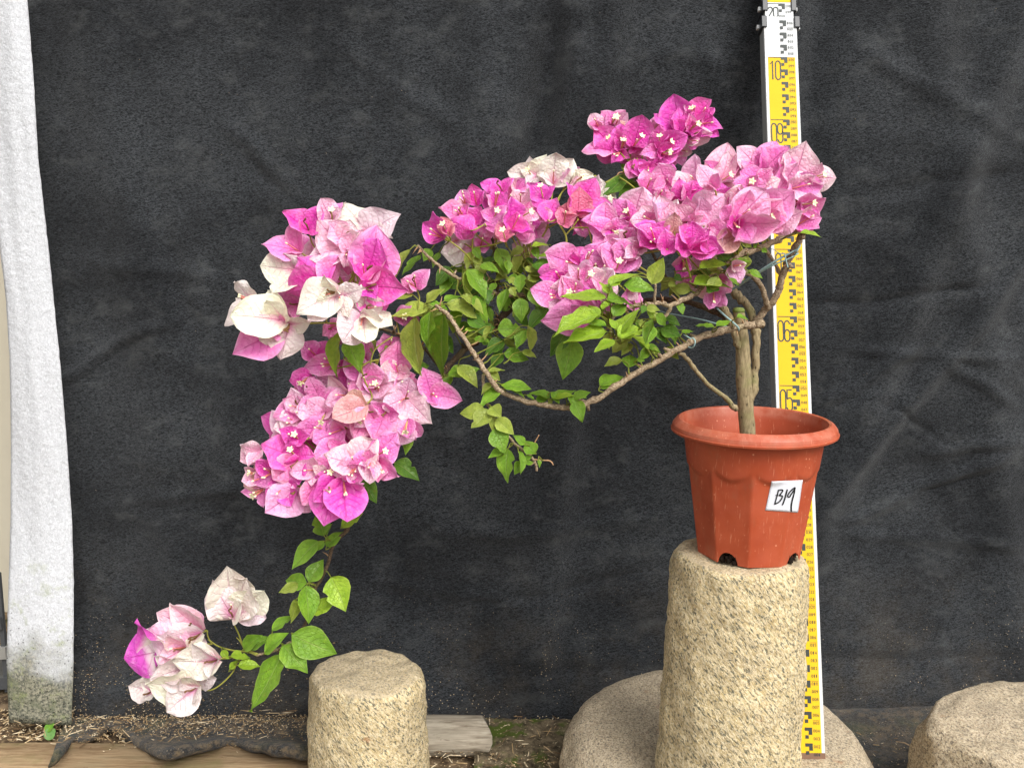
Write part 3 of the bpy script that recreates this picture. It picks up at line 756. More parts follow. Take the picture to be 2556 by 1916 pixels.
for st_,w_ in (([(1112,848),(1138,848)],.8),([(1140,800),(1128,850),(1112,905),(1106,922)],1.5),([(1136,808),(1160,803),(1174,806),(1166,824),(1146,848),(1160,850),(1172,856),(1160,884),(1140,905),(1104,922)],1.6),([(1212,798),(1204,830),(1190,880),(1172,928)],1.7),([(1240,850),(1228,862),(1216,858),(1220,838),(1240,812),(1262,792),(1276,784),(1272,800),(1250,830),(1238,850)],1.6),([(1276,784),(1270,830),(1254,890),(1246,940),(1246,984)],1.5)):
    pts=[(Vector((*HC(x,y),0)),1) for x,y in st_]; pts=catmull(pts,4) if len(pts)>2 else pts; VV=[]
    for i,(p,_) in enumerate(pts):
        d=pts[min(len(pts)-1,i+1)][0]-pts[max(0,i-1)][0]; d=d.normalized() if d.length else Vector((1,0,0)); nn=Vector((-d.y,d.x,0))*w_
        VV+=[on_pot(p.x+nn.x,p.y+nn.y,.0015),on_pot(p.x-nn.x,p.y-nn.y,.0015)]
    mb.add(VV,[(2*i,2*i+1,2*i+3,2*i+2) for i in range(len(pts)-1)])
hw=mb.build('handwriting',plain('marker ink',lin((20,22,24)),.5,.3,.1,50),lb)
# ================================================================ the plant
TB=P(1868,1118,COLY)
plant=empty('bougainvillea',Vector((TB.x,TB.y,PB.z+.09)))
tag(plant,'bougainvillea bonsai with pink and white flowers cascading left from the red pot','plant')
PO=plant.location.copy()
CR={'A':(520,460,3.455),'B':(560,840,3.455),'C':(300,1260,3.189),'D':(980,360,3.455),'D5':(1060,380,6.378),'E3':(1440,340,5.528),'E4':(1740,340,5.528),
    'E7':(1440,230,5.821),'F6':(1300,560,5.528),'F':(980,560,3.455),'G8':(1660,540,5.18),'K1':(1120,880,4.878),'G':(1300,560,2.764)}
def px(c,x,y): a=CR[c]; return a[0]+x/a[2], a[1]+y/a[2]

SAMP=[]          # points along the wood, for petioles and flower stalks
def branch(name,c,pts,mat,label=None,sides=10,rough=.16,thorn=0,sub=6,par=None,knots=True):
    """pts: (x,y,Y,radius in photo px)"""
    path=[]
    for (x,y,Y,r) in pts:
        X,Z=px(c,x,y) if c else (x,y); q=P(X,Z,Y); path.append((q-PO,r*mpp(q)))
    path=catmull(path,sub); mb=MB(); sd=random.random()*50
    if knots:
        pp=[]
        for i,(p,r) in enumerate(path):
            k=1+.16*nz(i*.5,sd,0)
            if random.random()<.09: k+=random.uniform(.15,.4)
            pp.append((p+Vector((nz(i*.45,sd,1),nz(i*.45,sd,2),nz(i*.45,sd,3)))*r*.5,r*k))
        path=pp
    tube(mb,path,sides,rough*.8,sd)
    for p,r in path: SAMP.append((p+PO,r))
    mats=[mat,M_THORN]
    for k in range(thorn):
        i=random.randint(2,len(path)-3); p,r=path[i]
        d=(path[i+1][0]-path[i][0]).normalized(); e=d.cross(Vector((random.uniform(-1,1),random.uniform(-1.2,.2),random.uniform(-1,1)))).normalized()
        Ln=random.uniform(.006,.015); e=(e+d*random.uniform(-.3,.5)).normalized(); q=p+e*r*.6
        tube(mb,[(q,.0011),(q+e*Ln*.5,.0007),(q+e*Ln+d*.001,.0002)],5,mi=1)
    for k in range(thorn//4):       # pruned spurs and buds
        i=random.randint(2,len(path)-3); p,r=path[i]
        d=(path[i+1][0]-path[i][0]).normalized(); e=d.cross(Vector((random.uniform(-1,1),random.uniform(-1.2,.2),random.uniform(-1,1)))).normalized()
        Ln=random.uniform(.004,.009)+r; e=(e+d*random.uniform(-.2,.6)).normalized()
        tube(mb,[(p,r*.75),(p+e*Ln*.6,r*.55),(p+e*Ln,r*.42)],7,.2,k)
    return mb.build(name,None,plant,mats=mats)
# trunk and main stems (photo px)
branch('trunk',None,[(1869,1190,1.112,20),(1868,1110,1.112,19),(1864,1050,1.111,19.5),(1859,985,1.11,19),(1856,930,1.11,19),(1853,860,1.11,17),(1849,810,1.11,15),(1844,776,1.11,13.5)],M_TRUNK,sides=18,rough=.10,sub=8,knots=False)
# sawn top of the trunk, mossy
q=P(1843.5,773,1.11); mb=MB(); tube(mb,[(q-PO+Vector((0,0,-.003)),.0068),(q-PO,.0072),(q-PO+Vector((0,0,.0022)),.0058),(q-PO+Vector((0,0,.003)),.002)],16,.12,3)
mb.build('cut_stub',plain('mossy cut',lin((120,134,72)),.9,.1,.3,180),plant)
branch('branch',None,[(1872,995,1.115,9),(1880,972,1.118,11),(1886,915,1.122,10),(1887,850,1.125,10),(1882,805,1.128,10),(1868,768,1.13,10),(1845,740,1.135,9.5),(1816,710,1.14,9),(1800,688,1.145,8),(1784,650,1.15,7),(1770,610,1.155,6)],M_TRUNK,rough=.12)
branch('branch',None,[(1882,812,1.124,8),(1896,790,1.12,9),(1920,765,1.115,9),(1940,733,1.11,9),(1950,700,1.105,8.5),(1962,665,1.10,8.5),(1978,632,1.095,8.5),(1993,602,1.09,8.5),(2006,580,1.085,8),(1998,572,1.08,8),(1980,578,1.075,8.5),(1950,594,1.07,8.5),(1915,612,1.065,8),(1880,626,1.06,8),(1848,634,1.055,8),(1832,648,1.052,7),(1812,660,1.05,5)],M_BARK,thorn=5)
branch('branch',None,[(1917,770,1.112,6),(1912,748,1.105,6.5),(1900,715,1.10,6.2),(1880,690,1.09,6),(1850,678,1.08,5.5),(1815,674,1.07,5)],M_BARK,rough=.1)
branch('branch',None,[(1950,688,1.105,5),(1938,665,1.11,4.5),(1918,632,1.12,4),(1905,615,1.125,3)],M_BARK)
branch('branch',None,[(1846,870,1.105,6),(1836,840,1.105,9),(1825,805,1.11,10),(1808,770,1.115,9.5),(1798,750,1.12,8.5),(1790,735,1.125,7),(1760,700,1.13,6),(1730,660,1.13,5)],M_TRUNK)
# upper back stem running left into the crown
branch('branch',None,[(1826,812,1.112,8),(1808,790,1.12,8.5),(1780,776,1.13,8),(1745,762,1.14,7.5),(1705,752,1.15,7),(1650,748,1.16,7),(1590,752,1.17,7),(1530,748,1.175,7),(1470,740,1.18,7),(1400,735,1.18,7.5),(1310,744,1.18,8),(1290,752,1.175,9),(1262,782,1.165,9.5),(1238,808,1.155,9),(1205,838,1.145,8.5),(1160,872,1.13,8),(1125,908,1.12,7.5),(1108,932,1.11,7),(1060,985,1.095,6.5),(1000,1060,1.085,6),(940,1160,1.08,5.5),(880,1270,1.075,5),(866,1322,1.072,5),(833,1357,1.07,4.6),(817,1411,1.068,4.6),(792,1461,1.066,4.4),(776,1500,1.064,4.2),(764,1552,1.06,4),(733,1598,1.056,4.2),(698,1618,1.054,4),(645,1633,1.052,3.2)],M_BDARK,thorn=12,sub=5)
branch('branch',None,[(733,1598,1.055,4.6),(720,1606,1.054,4.4),(698,1618,1.053,4.2),(670,1627,1.052,3.6),(640,1634,1.051,3)],M_BARK)
# long front limb
branch('branch',None,[(1903,806,1.085,8),(1893,809,1.083,9),(1870,812,1.08,9),(1845,815,1.077,9),(1806,825,1.07,8.8),(1752,840,1.063,8.5),(1698,868,1.055,8.2),(1655,893,1.05,8),(1590,929,1.045,7.6),(1553,954,1.04,7.5),(1474,1003,1.03,7.3),(1428,1017,1.025,7.2),(1380,1013,1.02,7),(1327,1004,1.02,6.8),(1270,987,1.02,6.6),(1240,967,1.02,6.4),(1217,934,1.02,6.2),(1194,899,1.025,6),(1171,864,1.03,5.8),(1142,820,1.035,5.4),(1119,786,1.04,5.2),(1098,770,1.045,4.6),(1088,762,1.05,4)],M_BARK,thorn=26,sub=7,rough=.2)
branch('branch',None,[(1839,1022,1.10,4.5),(1834,1018,1.098,7.5),(1810,992,1.09,6.2),(1770,962,1.08,5.6),(1730,915,1.07,5.2),(1712,892,1.062,5),(1696,880,1.056,4.5)],M_TRUNK)
# front middle twig
branch('branch',None,[(1790,688,1.06,5.5),(1770,694,1.055,6),(1750,718,1.05,6.2),(1734,735,1.045,6),(1700,750,1.035,6),(1672,762,1.03,6),(1652,756,1.025,5.6),(1625,758,1.02,5.4),(1590,763,1.015,5),(1560,772,1.01,4.6),(1532,790,1.0,4.4),(1522,812,.99,4.2),(1530,835,.985,4),(1548,858,.98,3)],M_BARK,thorn=9)
branch('branch',None,[(1673,762,1.03,5),(1668,780,1.03,4.6),(1655,792,1.03,4),(1644,798,1.03,3)],M_BARK,thorn=2)
branch('branch',None,[(1633,757,1.02,3.4),(1636,725,1.018,3),(1634,690,1.016,2.2)],M_BARK)
# left crown
branch('branch',None,[(1043,612,1.09,2.5),(1052,622,1.088,3.4),(1075,646,1.085,3.8),(1100,666,1.085,4),(1130,688,1.09,4.2),(1150,698,1.10,4.6),(1168,708,1.11,4.6),(1215,722,1.12,4.8),(1245,734,1.13,4.8),(1285,738,1.15,4.8),(1320,732,1.17,4.6)],M_BARK,thorn=10)
branch('branch',None,[(1240,734,1.128,4.5),(1244,700,1.125,4.2),(1237,660,1.12,4),(1234,620,1.118,3.4),(1228,590,1.115,3)],M_BDARK,thorn=4)
branch('branch',None,[(1242,706,1.125,4),(1215,704,1.12,3.5),(1185,700,1.11,3)],M_BDARK,thorn=3)
branch('branch',None,[(1319,700,1.15,2.6),(1322,655,1.14,3),(1317,615,1.13,3),(1316,580,1.13,2.6)],M_BARK,thorn=2)
branch('branch',None,[(1240,790,1.16,4.5),(1248,800,1.15,4.5),(1240,830,1.14,4),(1235,850,1.13,3)],M_BDARK,thorn=6)
branch('branch',None,[(1000,838,1.08,4.5),(985,832,1.075,4.2),(960,822,1.07,4),(930,812,1.065,3.6),(905,800,1.06,3)],M_BDARK,thorn=5)
branch('branch',None,[(1108,930,1.11,4),(1060,870,1.09,4),(1020,845,1.08,4),(1000,838,1.078,4)],M_BDARK,thorn=2)
branch('branch',None,[(1206,935,1.03,4),(1208,970,1.03,4),(1213,1000,1.025,4.2),(1223,1018,1.02,4),(1230,1038,1.02,3.6),(1250,1070,1.02,3.2),(1275,1095,1.02,3.4),(1290,1112,1.02,3.8),(1312,1128,1.02,4),(1330,1145,1.02,3.8),(1337,1158,1.02,3.6),(1340,1175,1.02,3)],M_BARK,thorn=5)
branch('branch',None,[(1330,1146,1.02,2),(1352,1148,1.018,1.8),(1373,1150,1.016,1.6),(1381,1160,1.015,1.4)],M_THORN,rough=.05,sides=6)
branch('branch',None,[(1314,1128,1.02,2),(1332,1108,1.018,1.6),(1345,1085,1.016,1.2)],M_THORN,rough=.05,sides=6)
# twig with the top cluster
branch('branch',None,[(1700,752,1.15,4),(1660,690,1.17,4),(1620,610,1.185,3.6),(1595,520,1.19,3.2),(1590,460,1.19,3),(1585,428,1.19,2.6)],M_BDARK,thorn=3)
branch('branch',None,[(1540,440,1.18,1.6),(1548,430,1.182,1.8),(1570,434,1.188,1.8),(1588,440,1.19,1.8)],M_THORN,rough=.05,sides=6)
# green flower stems
def stem(c,pts): branch('flower_stem',c,pts,M_TWIG,rough=.05,sides=7,knots=False)
for s_ in (((640,1634,1.051,2.6),(620,1626,1.05,2.2),(580,1622,1.05,2),(545,1612,1.05,1.9),(520,1595,1.05,1.8)),((528,1606,1.05,1.6),(519,1588,1.05,1.6),(517,1574,1.05,1.5)),
           ((645,1632,1.051,2.2),(612,1618,1.05,2),(605,1608,1.05,2),(596,1582,1.05,1.9),(584,1556,1.05,1.7),(581,1536,1.05,1.6)),((605,1610,1.05,1.5),(598,1598,1.05,1.3),(590,1590,1.05,1.2)),
           ((612,1638,1.05,1.9),(594,1650,1.048,1.8),(580,1678,1.046,1.8),(550,1708,1.044,1.8),(522,1722,1.042,1.7),(494,1715,1.04,1.6)),((606,1622,1.05,1.7),(592,1634,1.048,1.6),(572,1642,1.046,1.5),(552,1643,1.044,1.5)),
           ((530,1607,1.05,1.5),(500,1606,1.05,1.5),(460,1612,1.05,1.4))): stem(None,s_)
for s_ in (((1500,900,1.10,2.6),(1494,790,1.10,2.6),(1440,690,1.10,2.2),(1420,640,1.10,2)),((1494,780,1.10,2),(1540,730,1.10,1.8),(1600,650,1.10,1.6)),((1290,800,1.13,2.6),(1330,730,1.13,2.4),(1340,690,1.13,2.2),(1330,640,1.13,2)),((1340,720,1.13,2),(1400,690,1.12,1.9),(1470,660,1.12,1.8)),((1510,760,1.10,1.6),(1570,722,1.10,1.5),(1690,720,1.09,1.4)),
           ((700,1070,1.12,2.6),(660,980,1.11,2.2),(580,900,1.10,2),(490,830,1.10,1.8),(400,740,1.10,1.5)),((690,1000,1.12,2.2),(690,820,1.11,2),(740,740,1.105,1.8),(800,690,1.10,1.6)),((880,900,1.12,2.2),(800,840,1.11,2),(730,790,1.11,1.7)),((690,895,1.12,2),(850,870,1.11,2),(960,835,1.10,2.2),(990,810,1.10,1.8)),((870,920,1.12,2),(900,820,1.11,2),(950,760,1.10,1.7))): stem('D',s_)
for s_ in (((1330,200,1.07,2.2),(1240,220,1.06,2),(1160,260,1.055,1.8),(1030,190,1.05,1.6)),((1450,0,1.07,2),(1300,110,1.06,1.8),(1260,240,1.055,1.6)),((1000,730,1.075,2.2),(950,750,1.07,2),(880,765,1.065,1.8)),((950,1080,1.08,2.2),(870,1080,1.07,2),(800,1060,1.065,1.8)),((660,1300,1.075,2),(560,1320,1.06,1.8),(420,1400,1.05,1.6)),((1900,330,1.08,2.2),(1800,420,1.07,1.8),(1740,480,1.06,1.6))): stem('B',s_)
for s_ in (((1850,1130,1.075,2.6),(1600,1135,1.06,2.2),(1470,1150,1.055,1.8)),((1120,1200,1.05,2.2),(960,1195,1.05,2.2),(820,1200,1.05,2.2),(760,1180,1.05,2),(640,1155,1.05,1.8)),((820,1205,1.05,2),(720,1255,1.05,2),(620,1245,1.05,1.8)),((1250,740,1.06,2.2),(1240,800,1.065,2.2),(1180,860,1.07,2.2),(1120,780,1.065,2)),((1270,760,1.06,2),(1255,830,1.065,2.2),(1280,930,1.075,2.2))): stem('A',s_)
for s_ in (((830,1240,1.20,2),(780,1040,1.195,1.8),(765,920,1.19,1.6)),((840,1140,1.20,2),(930,1060,1.195,1.8),(950,930,1.19,1.8)),((840,1100,1.2,1.6),(700,960,1.19,1.4)),((1060,1100,1.2,1.8),(1120,1020,1.19,1.6),(1170,970,1.185,1.4))): stem('E7',s_)
for s_ in (((330,790,1.04,2.6),(290,640,1.035,2.4),(260,530,1.03,2)),((200,470,1.03,1.8),(130,440,1.025,1.8),(30,430,1.02,1.6)),((150,450,1.03,1.8),(100,370,1.025,1.6),(125,200,1.02,1.6))): stem('G8',s_)
# ---------------------------------------------------------------- bracts and flowers
WPROF=[(0,.10),(.06,.48),(.14,.76),(.25,.94),(.38,1.0),(.52,.95),(.66,.78),(.78,.53),(.88,.28),(.95,.11),(1,0)]
def wprof(v,tab=WPROF):
    for (a,p),(b,q) in zip(tab,tab[1:]):
        if v<=b: return p+(q-p)*(v-a)/(b-a)
    return 0
BC={'m':((232,58,182),(246,136,212),.5),'p':((242,112,194),(252,190,224),.6),'l':((246,152,202),(254,218,230),.75),'w':((226,100,172),(240,232,222),.34),
    'o':((232,116,158),(244,172,176),.6),'s':((230,168,160),(240,204,194),.7),'t':((244,226,226),(214,84,190),.6)}
WPR2=[(0,.10),(.06,.46),(.14,.74),(.25,.93),(.40,1.0),(.54,.98),(.68,.86),(.79,.68),(.88,.46),(.94,.24),(.97,.10),(1,0)]
def bract_mesh(L,W,cls,rs):
    tab=WPROF if rs.random()<.4 else WPR2; bri=rs.uniform(.92,1.06)
    A,B,vs=BC[cls]; A=lin(A);B=lin(B)
    hue=rs.uniform(-.12,.12); sd=rs.random()*90
    nu,nv=8,12; V=[];UV=[];COL=[];F=[]
    cup=rs.uniform(-.22,.34); bend=rs.uniform(-.40,.14)*(1.5 if rs.random()<.2 else 1); ruf=rs.uniform(.04,.12); tw=rs.uniform(-.35,.35); side=rs.uniform(-.10,.10); tipc=rs.uniform(-.12,.06)
    asym=rs.uniform(-.06,.06); vf=rs.uniform(-.05,.22); frl=rs.uniform(4,8)
    for j in range(nv+1):
        v=(j/nv)**.92; hw=wprof(v,tab)*W*.5
        for i in range(nu+1):
            u=-1+2*i/nu
            x=u*hw*(1+asym*(1 if u>0 else -1)+.05*nz(v*5,u,sd)); y=v*L-.10*L*(1-v)**6*(abs(u))*-1*-1
            z=vf*hw*abs(u)+.035*W*abs(u)**3*math.sin(frl*v*2+sd+u)+cup*hw*u*u*1.5+bend*L*v*v+ruf*W*abs(u)**2.2*nz(v*3.2+sd,u*1.2,1)*2.2+tipc*L*max(0,v-.75)**2*8
            z+=.02*L*nz(u*2+sd,v*3,5)-.012*W*math.exp(-(u/.12)**2)
            x+=side*L*v*v; a=tw*v*u; z+=hw*a*.6
            V.append((x,y,z)); UV.append((.5+u*.5,v))
            nn=nz(u*1.6+sd,v*2.2,3)*.55+nz(u*4,v*5+sd,8)*.25
            if cls=='w': f=1-max(0,1-(v*1.55+abs(u)*1.5*(.6+v)))**.9*1.0; f+=nn*.12+.05
            elif cls=='t': f=sstep(.45,.62,v+nn*.25)
            elif cls=='l': f=.30+.45*abs(u)**1.6+.45*v+nn*.5
            else: f=.10+.60*abs(u)**3+.42*v*v+nn*.6
            f=min(1,max(0,f)); c=mixc(A,B,f)
            c=(c[0]*(1+hue*.3)*bri,c[1]*(1+hue)*bri*bri,c[2]*(1-hue*.3)*bri)
            COL.append((*[min(.95,max(0,q)) for q in c],vs))
    for j in range(nv):
        for i in range(nu): F.append((j*(nu+1)+i,j*(nu+1)+i+1,(j+1)*(nu+1)+i+1,(j+1)*(nu+1)+i))
    return V,F,UV,COL
# florets: slender tube, some open into a small cream star
M_FTUBE=plain('flower tube',lin((190,176,110)),.5,.3,.25,200); M_FPINK=plain('pink flower tube',lin((206,122,112)),.5,.3,.2,200); M_CREAM=plain('cream star',lin((246,240,196)),.55,.3,.05,200); M_DRY=plain('withered tube',lin((122,90,60)),.8,.2,.3,200)
def floret_mesh(kind):
    mb=MB(); 
    if kind=='dry':
        tube(mb,catmull([(Vector((0,0,0)),.0006),(Vector((.001,0,.008)),.0011),(Vector((-.001,.001,.013)),.0007),(Vector((.002,.002,.016)),.0012),(Vector((.003,.002,.018)),.0005)],4),7,.3)
        return mesh('floret',mb.V,mb.F,mats=[M_DRY],mi=mb.MI)
    tube(mb,catmull([(Vector((0,0,0)),.0006),(Vector((0,0,.005)),.0013),(Vector((.0004,0,.010)),.0012),(Vector((.001,0,.016)),.0009),(Vector((.0014,0,.0195)),.0011)],3),8)
    c=Vector((.0014,0,.0195))
    if kind=='bud':
        V=[];F=[]
        tube(mb,[(c+Vector((0,0,-.0005)),.0012),(c+Vector((0,0,.001)),.0016),(c+Vector((0,0,.0024)),.0014),(c+Vector((0,0,.0032)),.0006)],8,mi=1)
    else:
        V=[c+Vector((0,0,.0004))];F=[];n=20
        for rr,zz in ((.0012,.0008),(.0030,.0013),(.0052,.0010)):
            for k in range(n):
                t=2*math.pi*k/n; s=1+.30*math.cos(5*t) if rr>.002 else 1
                V.append(c+Vector((rr*s*math.cos(t),rr*s*math.sin(t),zz+.0005*math.cos(5*t)+.0004*math.cos(10*t))))
        for k in range(n): F.append((0,1+k,1+(k+1)%n))
        for j in range(2):
            for k in range(n): F.append((1+j*n+k,1+(j+1)*n+k,1+(j+1)*n+(k+1)%n,1+j*n+(k+1)%n))
        mb.add(V,F,mi=1)
    return mesh('floret',mb.V,mb.F,mats=[M_FPINK if kind=='bud' else M_FTUBE,M_CREAM],mi=mb.MI)
FLO={k:floret_mesh(k) for k in ('star','bud','dry')}

# every flower: class, centre, bract tips (crop pixels); 'b' = seen from behind.   listed from back to front in each cluster
CL=[]
def cluster(c,Y,spread,rows,dry=.15,Lmin=.036): CL.append((c,Y,spread,rows,dry,Lmin))
cluster('A',1.055,.07,[
 ('p',1790,890,(1860,750),(1680,820),(1745,850)),('p',1640,1130,(1735,1090),(1690,1195)),('p',1060,1230,(1020,1310),(1160,1210)),('p',780,1030,(565,990),(750,1140)),
 ('w',1370,430,(1230,160),(1622,255),(1570,440)),('l',1070,315,(975,150),(1140,230)),('m',865,400,(665,245),(965,190),(1020,300)),('p',785,580,(500,490),(745,322),(700,560)),
 ('w',765,740,(476,720),(600,975),(670,608)),('l',1190,520,(1230,320),(1335,470),(1060,330)),('l',1185,570,(965,335),(885,560),(1340,455)),('l',1195,590,(1215,715),(1330,400)),
 ('w',400,1010,(230,870),(138,1135)),('p',620,1270,(245,1435),(520,1300)),('w',700,1200,(470,1350),(645,1495),(890,1220)),('w',655,1175,(232,1120),(560,1010)),
 ('p',1370,800,(1520,430),(1590,650),(1430,470)),('m',1010,855,(768,600),(1060,600),(640,930),'b'),('m',1350,800,(1240,640),(1490,490),(1520,640)),('m',1345,890,(1735,885),(1480,955)),
 ('w',1340,1085,(1600,1190),(1400,930),(1530,990)),('w',1335,1130,(1150,1365),(1355,1395),(1495,1190)),('w',1120,930,(790,1110),(860,1170),(1000,850)),('w',1130,965,(955,1020),(1338,930),(1205,1138))],.35)
cluster('B',1.05,.08,[
 ('m',790,160,(680,58),(900,60),(740,140)),('p',1420,130,(1500,10),(1330,60)),('p',1230,190,(1260,160),(1090,180)),('p',960,240,(718,235),(850,355),(900,150)),('m',1170,400,(985,240),(1175,330),(1060,480)),('m',740,340,(600,392),(700,450)),('p',760,480,(645,335),(800,350),(690,470)),
 ('l',1500,310,(1490,48),(1340,290),(1620,330)),('p',1540,380,(1480,430),(1630,340)),('p',690,620,(442,645),(520,535),(660,525)),('p',640,740,(438,800),(540,640),(700,700)),
 ('l',1090,505,(890,380),(880,560),(1010,635)),('l',1325,470,(1228,215),(1488,350),(1142,490)),('l',1330,480,(1250,240),(1340,545),(1390,340)),('l',860,655,(625,625),(735,535),(980,600)),('l',870,660,(860,782),(740,740),(990,640)),
 ('p',1780,495,(2038,530),(1740,270),(1830,590)),('l',1565,525,(1600,350),(1368,615),(1765,712)),('p',880,790,(620,780),(760,875),(905,790)),('p',1230,660,(1008,770),(1130,892),(1315,660)),
 ('p',1020,800,(785,910),(960,755)),('p',1400,630,(1300,893),(1525,660),(1285,600)),('p',1580,720,(1500,930),(1590,850)),('s',1215,590,(955,718),(1030,640)),('p',1240,640,(1145,752),(1320,660)),
 ('p',1000,950,(775,1045),(1080,920),(930,900)),('l',310,980,(170,955),(230,1085)),('l',345,1200,(165,1238),(200,1100)),('s',370,1200,(190,1290),(280,1190)),('p',350,1310,(175,1350),(345,1455),(290,1280)),
 ('m',640,880,(490,800),(745,850),(570,830)),('m',620,1030,(338,930),(580,880),(760,1000)),('m',420,1170,(283,1060),(440,1245)),('m',640,1060,(440,1225),(665,1270),(560,1100)),('m',520,1290,(358,1405),(620,1250)),('l',620,1315,(395,1525),(648,1340)),
 ('l',780,1150,(578,1140),(755,1275),(805,1035)),('l',810,1235,(690,1442),(935,1235)),('p',880,1180,(1062,1195),(792,1120)),('p',1310,1030,(1490,865),(1500,930)),('p',1315,1065,(1522,1200),(1365,1235)),('l',1130,1100,(868,1020),(1285,878),(1250,1085)),
 ('p',1130,1115,(1075,1280),(1228,1110),(960,1170)),('p',1270,1080,(1250,1228),(1260,995)),('m',960,1220,(890,1605),(800,1400)),('m',1030,1235,(1050,1582),(1190,1300),(915,1490))],.22)
cluster('C',1.035,.05,[
 ('t',420,1130,(172,900),(75,1210),(310,1210)),('w',250,1480,(205,1530),(270,1310)),('l',640,985,(335,850),(420,790)),('w',640,1020,(340,1070),(560,1110)),('l',540,1130,(245,1040),(330,1225),(400,1000)),
 ('w',620,1270,(300,1240),(280,1320),(420,1390)),('w',640,1310,(740,1365),(480,1420)),('w',610,1450,(245,1405),(400,1592),(612,1540)),('w',775,1230,(445,1245),(600,1108),(725,1312)),
 ('w',905,860,(865,455),(1040,530)),('w',930,860,(1155,640),(1080,800)),('w',897,890,(750,600),(1005,730))],.85,.04)
cluster('D',1.17,.03,[
 ('w',1215,290,(1000,230),(1185,118),(1190,360)),('w',1240,270,(1310,98),(1180,340)),('w',1385,345,(1385,92),(1555,150),(1290,260)),('l',1500,330,(1500,220),(1580,300)),('w',1540,340,(1710,255),(1790,340),(1580,270)),('w',1700,400,(1780,410),(1775,300)),('w',1800,520,(1890,510),(1820,470)),
 ('l',1240,740,(1310,640),(1290,890),(1190,810)),('l',1190,950,(1130,1010),(1200,870)),('w',1240,900,(1300,860),(1240,920))],.1)
cluster('D',1.12,.04,[
 ('w',690,890,(408,940),(590,1048),(640,770)),('w',560,830,(480,960),(440,800),(650,770)),('w',880,830,(820,870),(910,760)),('p',760,880,(730,830),(830,900)),
 ('m',1600,640,(1650,812),(1590,790),(1720,690)),('m',1600,560,(1722,308),(1845,460),(1500,340)),('o',1600,600,(1605,380),(1735,545),(1450,520)),('o',1480,690,(1440,545),(1585,620))],.1,.03)
cluster('D5',1.11,.07,[
 ('p',1450,590,(1400,435),(1560,450),(1690,590)),('m',1235,620,(942,455),(1320,425),(1010,650)),('l',1530,850,(1690,585),(1415,640),(1440,900)),('m',830,840,(790,518),(675,790),(920,640)),('p',660,850,(480,840),(665,748)),
 ('m',1120,890,(1000,690),(1300,630),(1180,610)),('m',1890,740,(1690,508),(1680,810),(2050,540)),('p',640,1040,(218,950),(480,900),(700,860)),('m',780,1140,(610,880),(915,880),(880,1150)),
 ('p',1100,1060,(1245,885),(1335,1000),(940,960)),('p',1540,1030,(1690,790),(1795,1010),(1700,1140)),('m',1960,1080,(1850,850),(2060,690),(1870,1060),'b'),('p',1500,1280,(1650,1430),(1740,1240)),('p',980,1180,(1235,1060),(1040,1335),(845,1230),'b'),
 ('m',735,1250,(432,1050),(640,1320),(835,1180),'b'),('m',1385,1250,(1330,740),(1735,1225),(1470,995)),('m',280,1360,(-5,1150),(95,990),(110,1425)),('o',380,1300,(270,1040),(430,1190),(235,1240)),('o',1290,1395,(1215,1105),(1395,1310),(1170,1250))],.05,.03)
cluster('F6',1.03,.06,[
 ('l',1430,350,(1330,95),(1530,90),(1390,380)),('l',950,610,(1105,580),(945,430),(1020,695)),('m',785,550,(358,465),(620,655),(700,400)),('m',880,560,(1108,235),(860,450)),('m',560,770,(312,690),(560,690)),('p',1100,690,(1140,600),(1020,690)),
 ('p',1420,480,(1088,345),(1260,365),(1610,400)),('p',1320,620,(1165,485),(1450,520),(1620,400)),('l',800,760,(945,530),(610,760),(700,600)),('p',900,760,(868,575),(1010,1000)),('p',1110,830,(1275,650),(930,740),(1320,930)),
 ('p',1480,930,(1650,900),(1600,1190),(1560,1000)),('l',545,1010,(150,885),(410,1145),(540,760)),('m',735,1000,(590,755),(525,970),(960,930)),('m',1010,1050,(690,1050),(880,940),(1040,1090)),('p',1000,1000,(1150,1010),(1060,1110)),
 ('p',980,1240,(365,1290),(590,1050),(670,1515)),('p',990,1260,(640,1460),(880,1400),(700,1100))],.08)
cluster('E7',1.19,.05,[
 ('p',510,475,(682,272),(465,490)),('l',560,490,(705,325),(515,500)),('p',330,520,(162,495),(285,455)),('s',730,600,(690,455),(825,442),(875,490)),('p',1120,560,(1275,500),(1095,455)),('s',1300,540,(1335,630),(1260,470)),('p',1480,830,(1665,890),(1450,945)),
 ('m',540,830,(272,565),(105,770),(550,515)),('m',640,860,(665,500),(545,600),(715,860)),('m',640,870,(270,880),(510,1032),(675,970)),('m',810,810,(680,640),(840,920),(890,860)),('m',830,790,(905,365),(1060,560),(960,870)),
 ('m',1480,590,(1390,85),(1115,340),(1570,210)),('m',1770,450,(1960,240),(1650,170)),('m',1695,410,(1918,138),(1555,210),(1570,340)),('m',1770,470,(2098,520),(1960,400)),('m',1780,560,(2050,625),(1900,400),(1940,620)),
 ('l',1600,700,(1640,782),(1935,600),(1740,750)),('m',1600,660,(1745,690),(1810,580)),('m',1490,570,(1370,430),(1500,255),(1600,430)),('m',1630,560,(1650,365),(1785,500),(1640,670)),
 ('m',1200,830,(1195,500),(1085,640),(1290,600)),('m',1200,830,(1572,635),(1490,840),(1300,640)),('m',1170,850,(1080,1075),(945,890),(1060,720)),('m',1190,890,(1220,978),(1470,870)),
 ('m',1060,1110,(1405,1140),(1340,1310),(1220,1030)),('m',1040,1070,(925,1140),(965,1255),(1060,1345))],.05,.03)
cluster('E7',1.17,.0,[('m',840,1010,(730,1255),(800,1180)),('m',880,1000,(890,1290),(830,1150))],1.,.02)
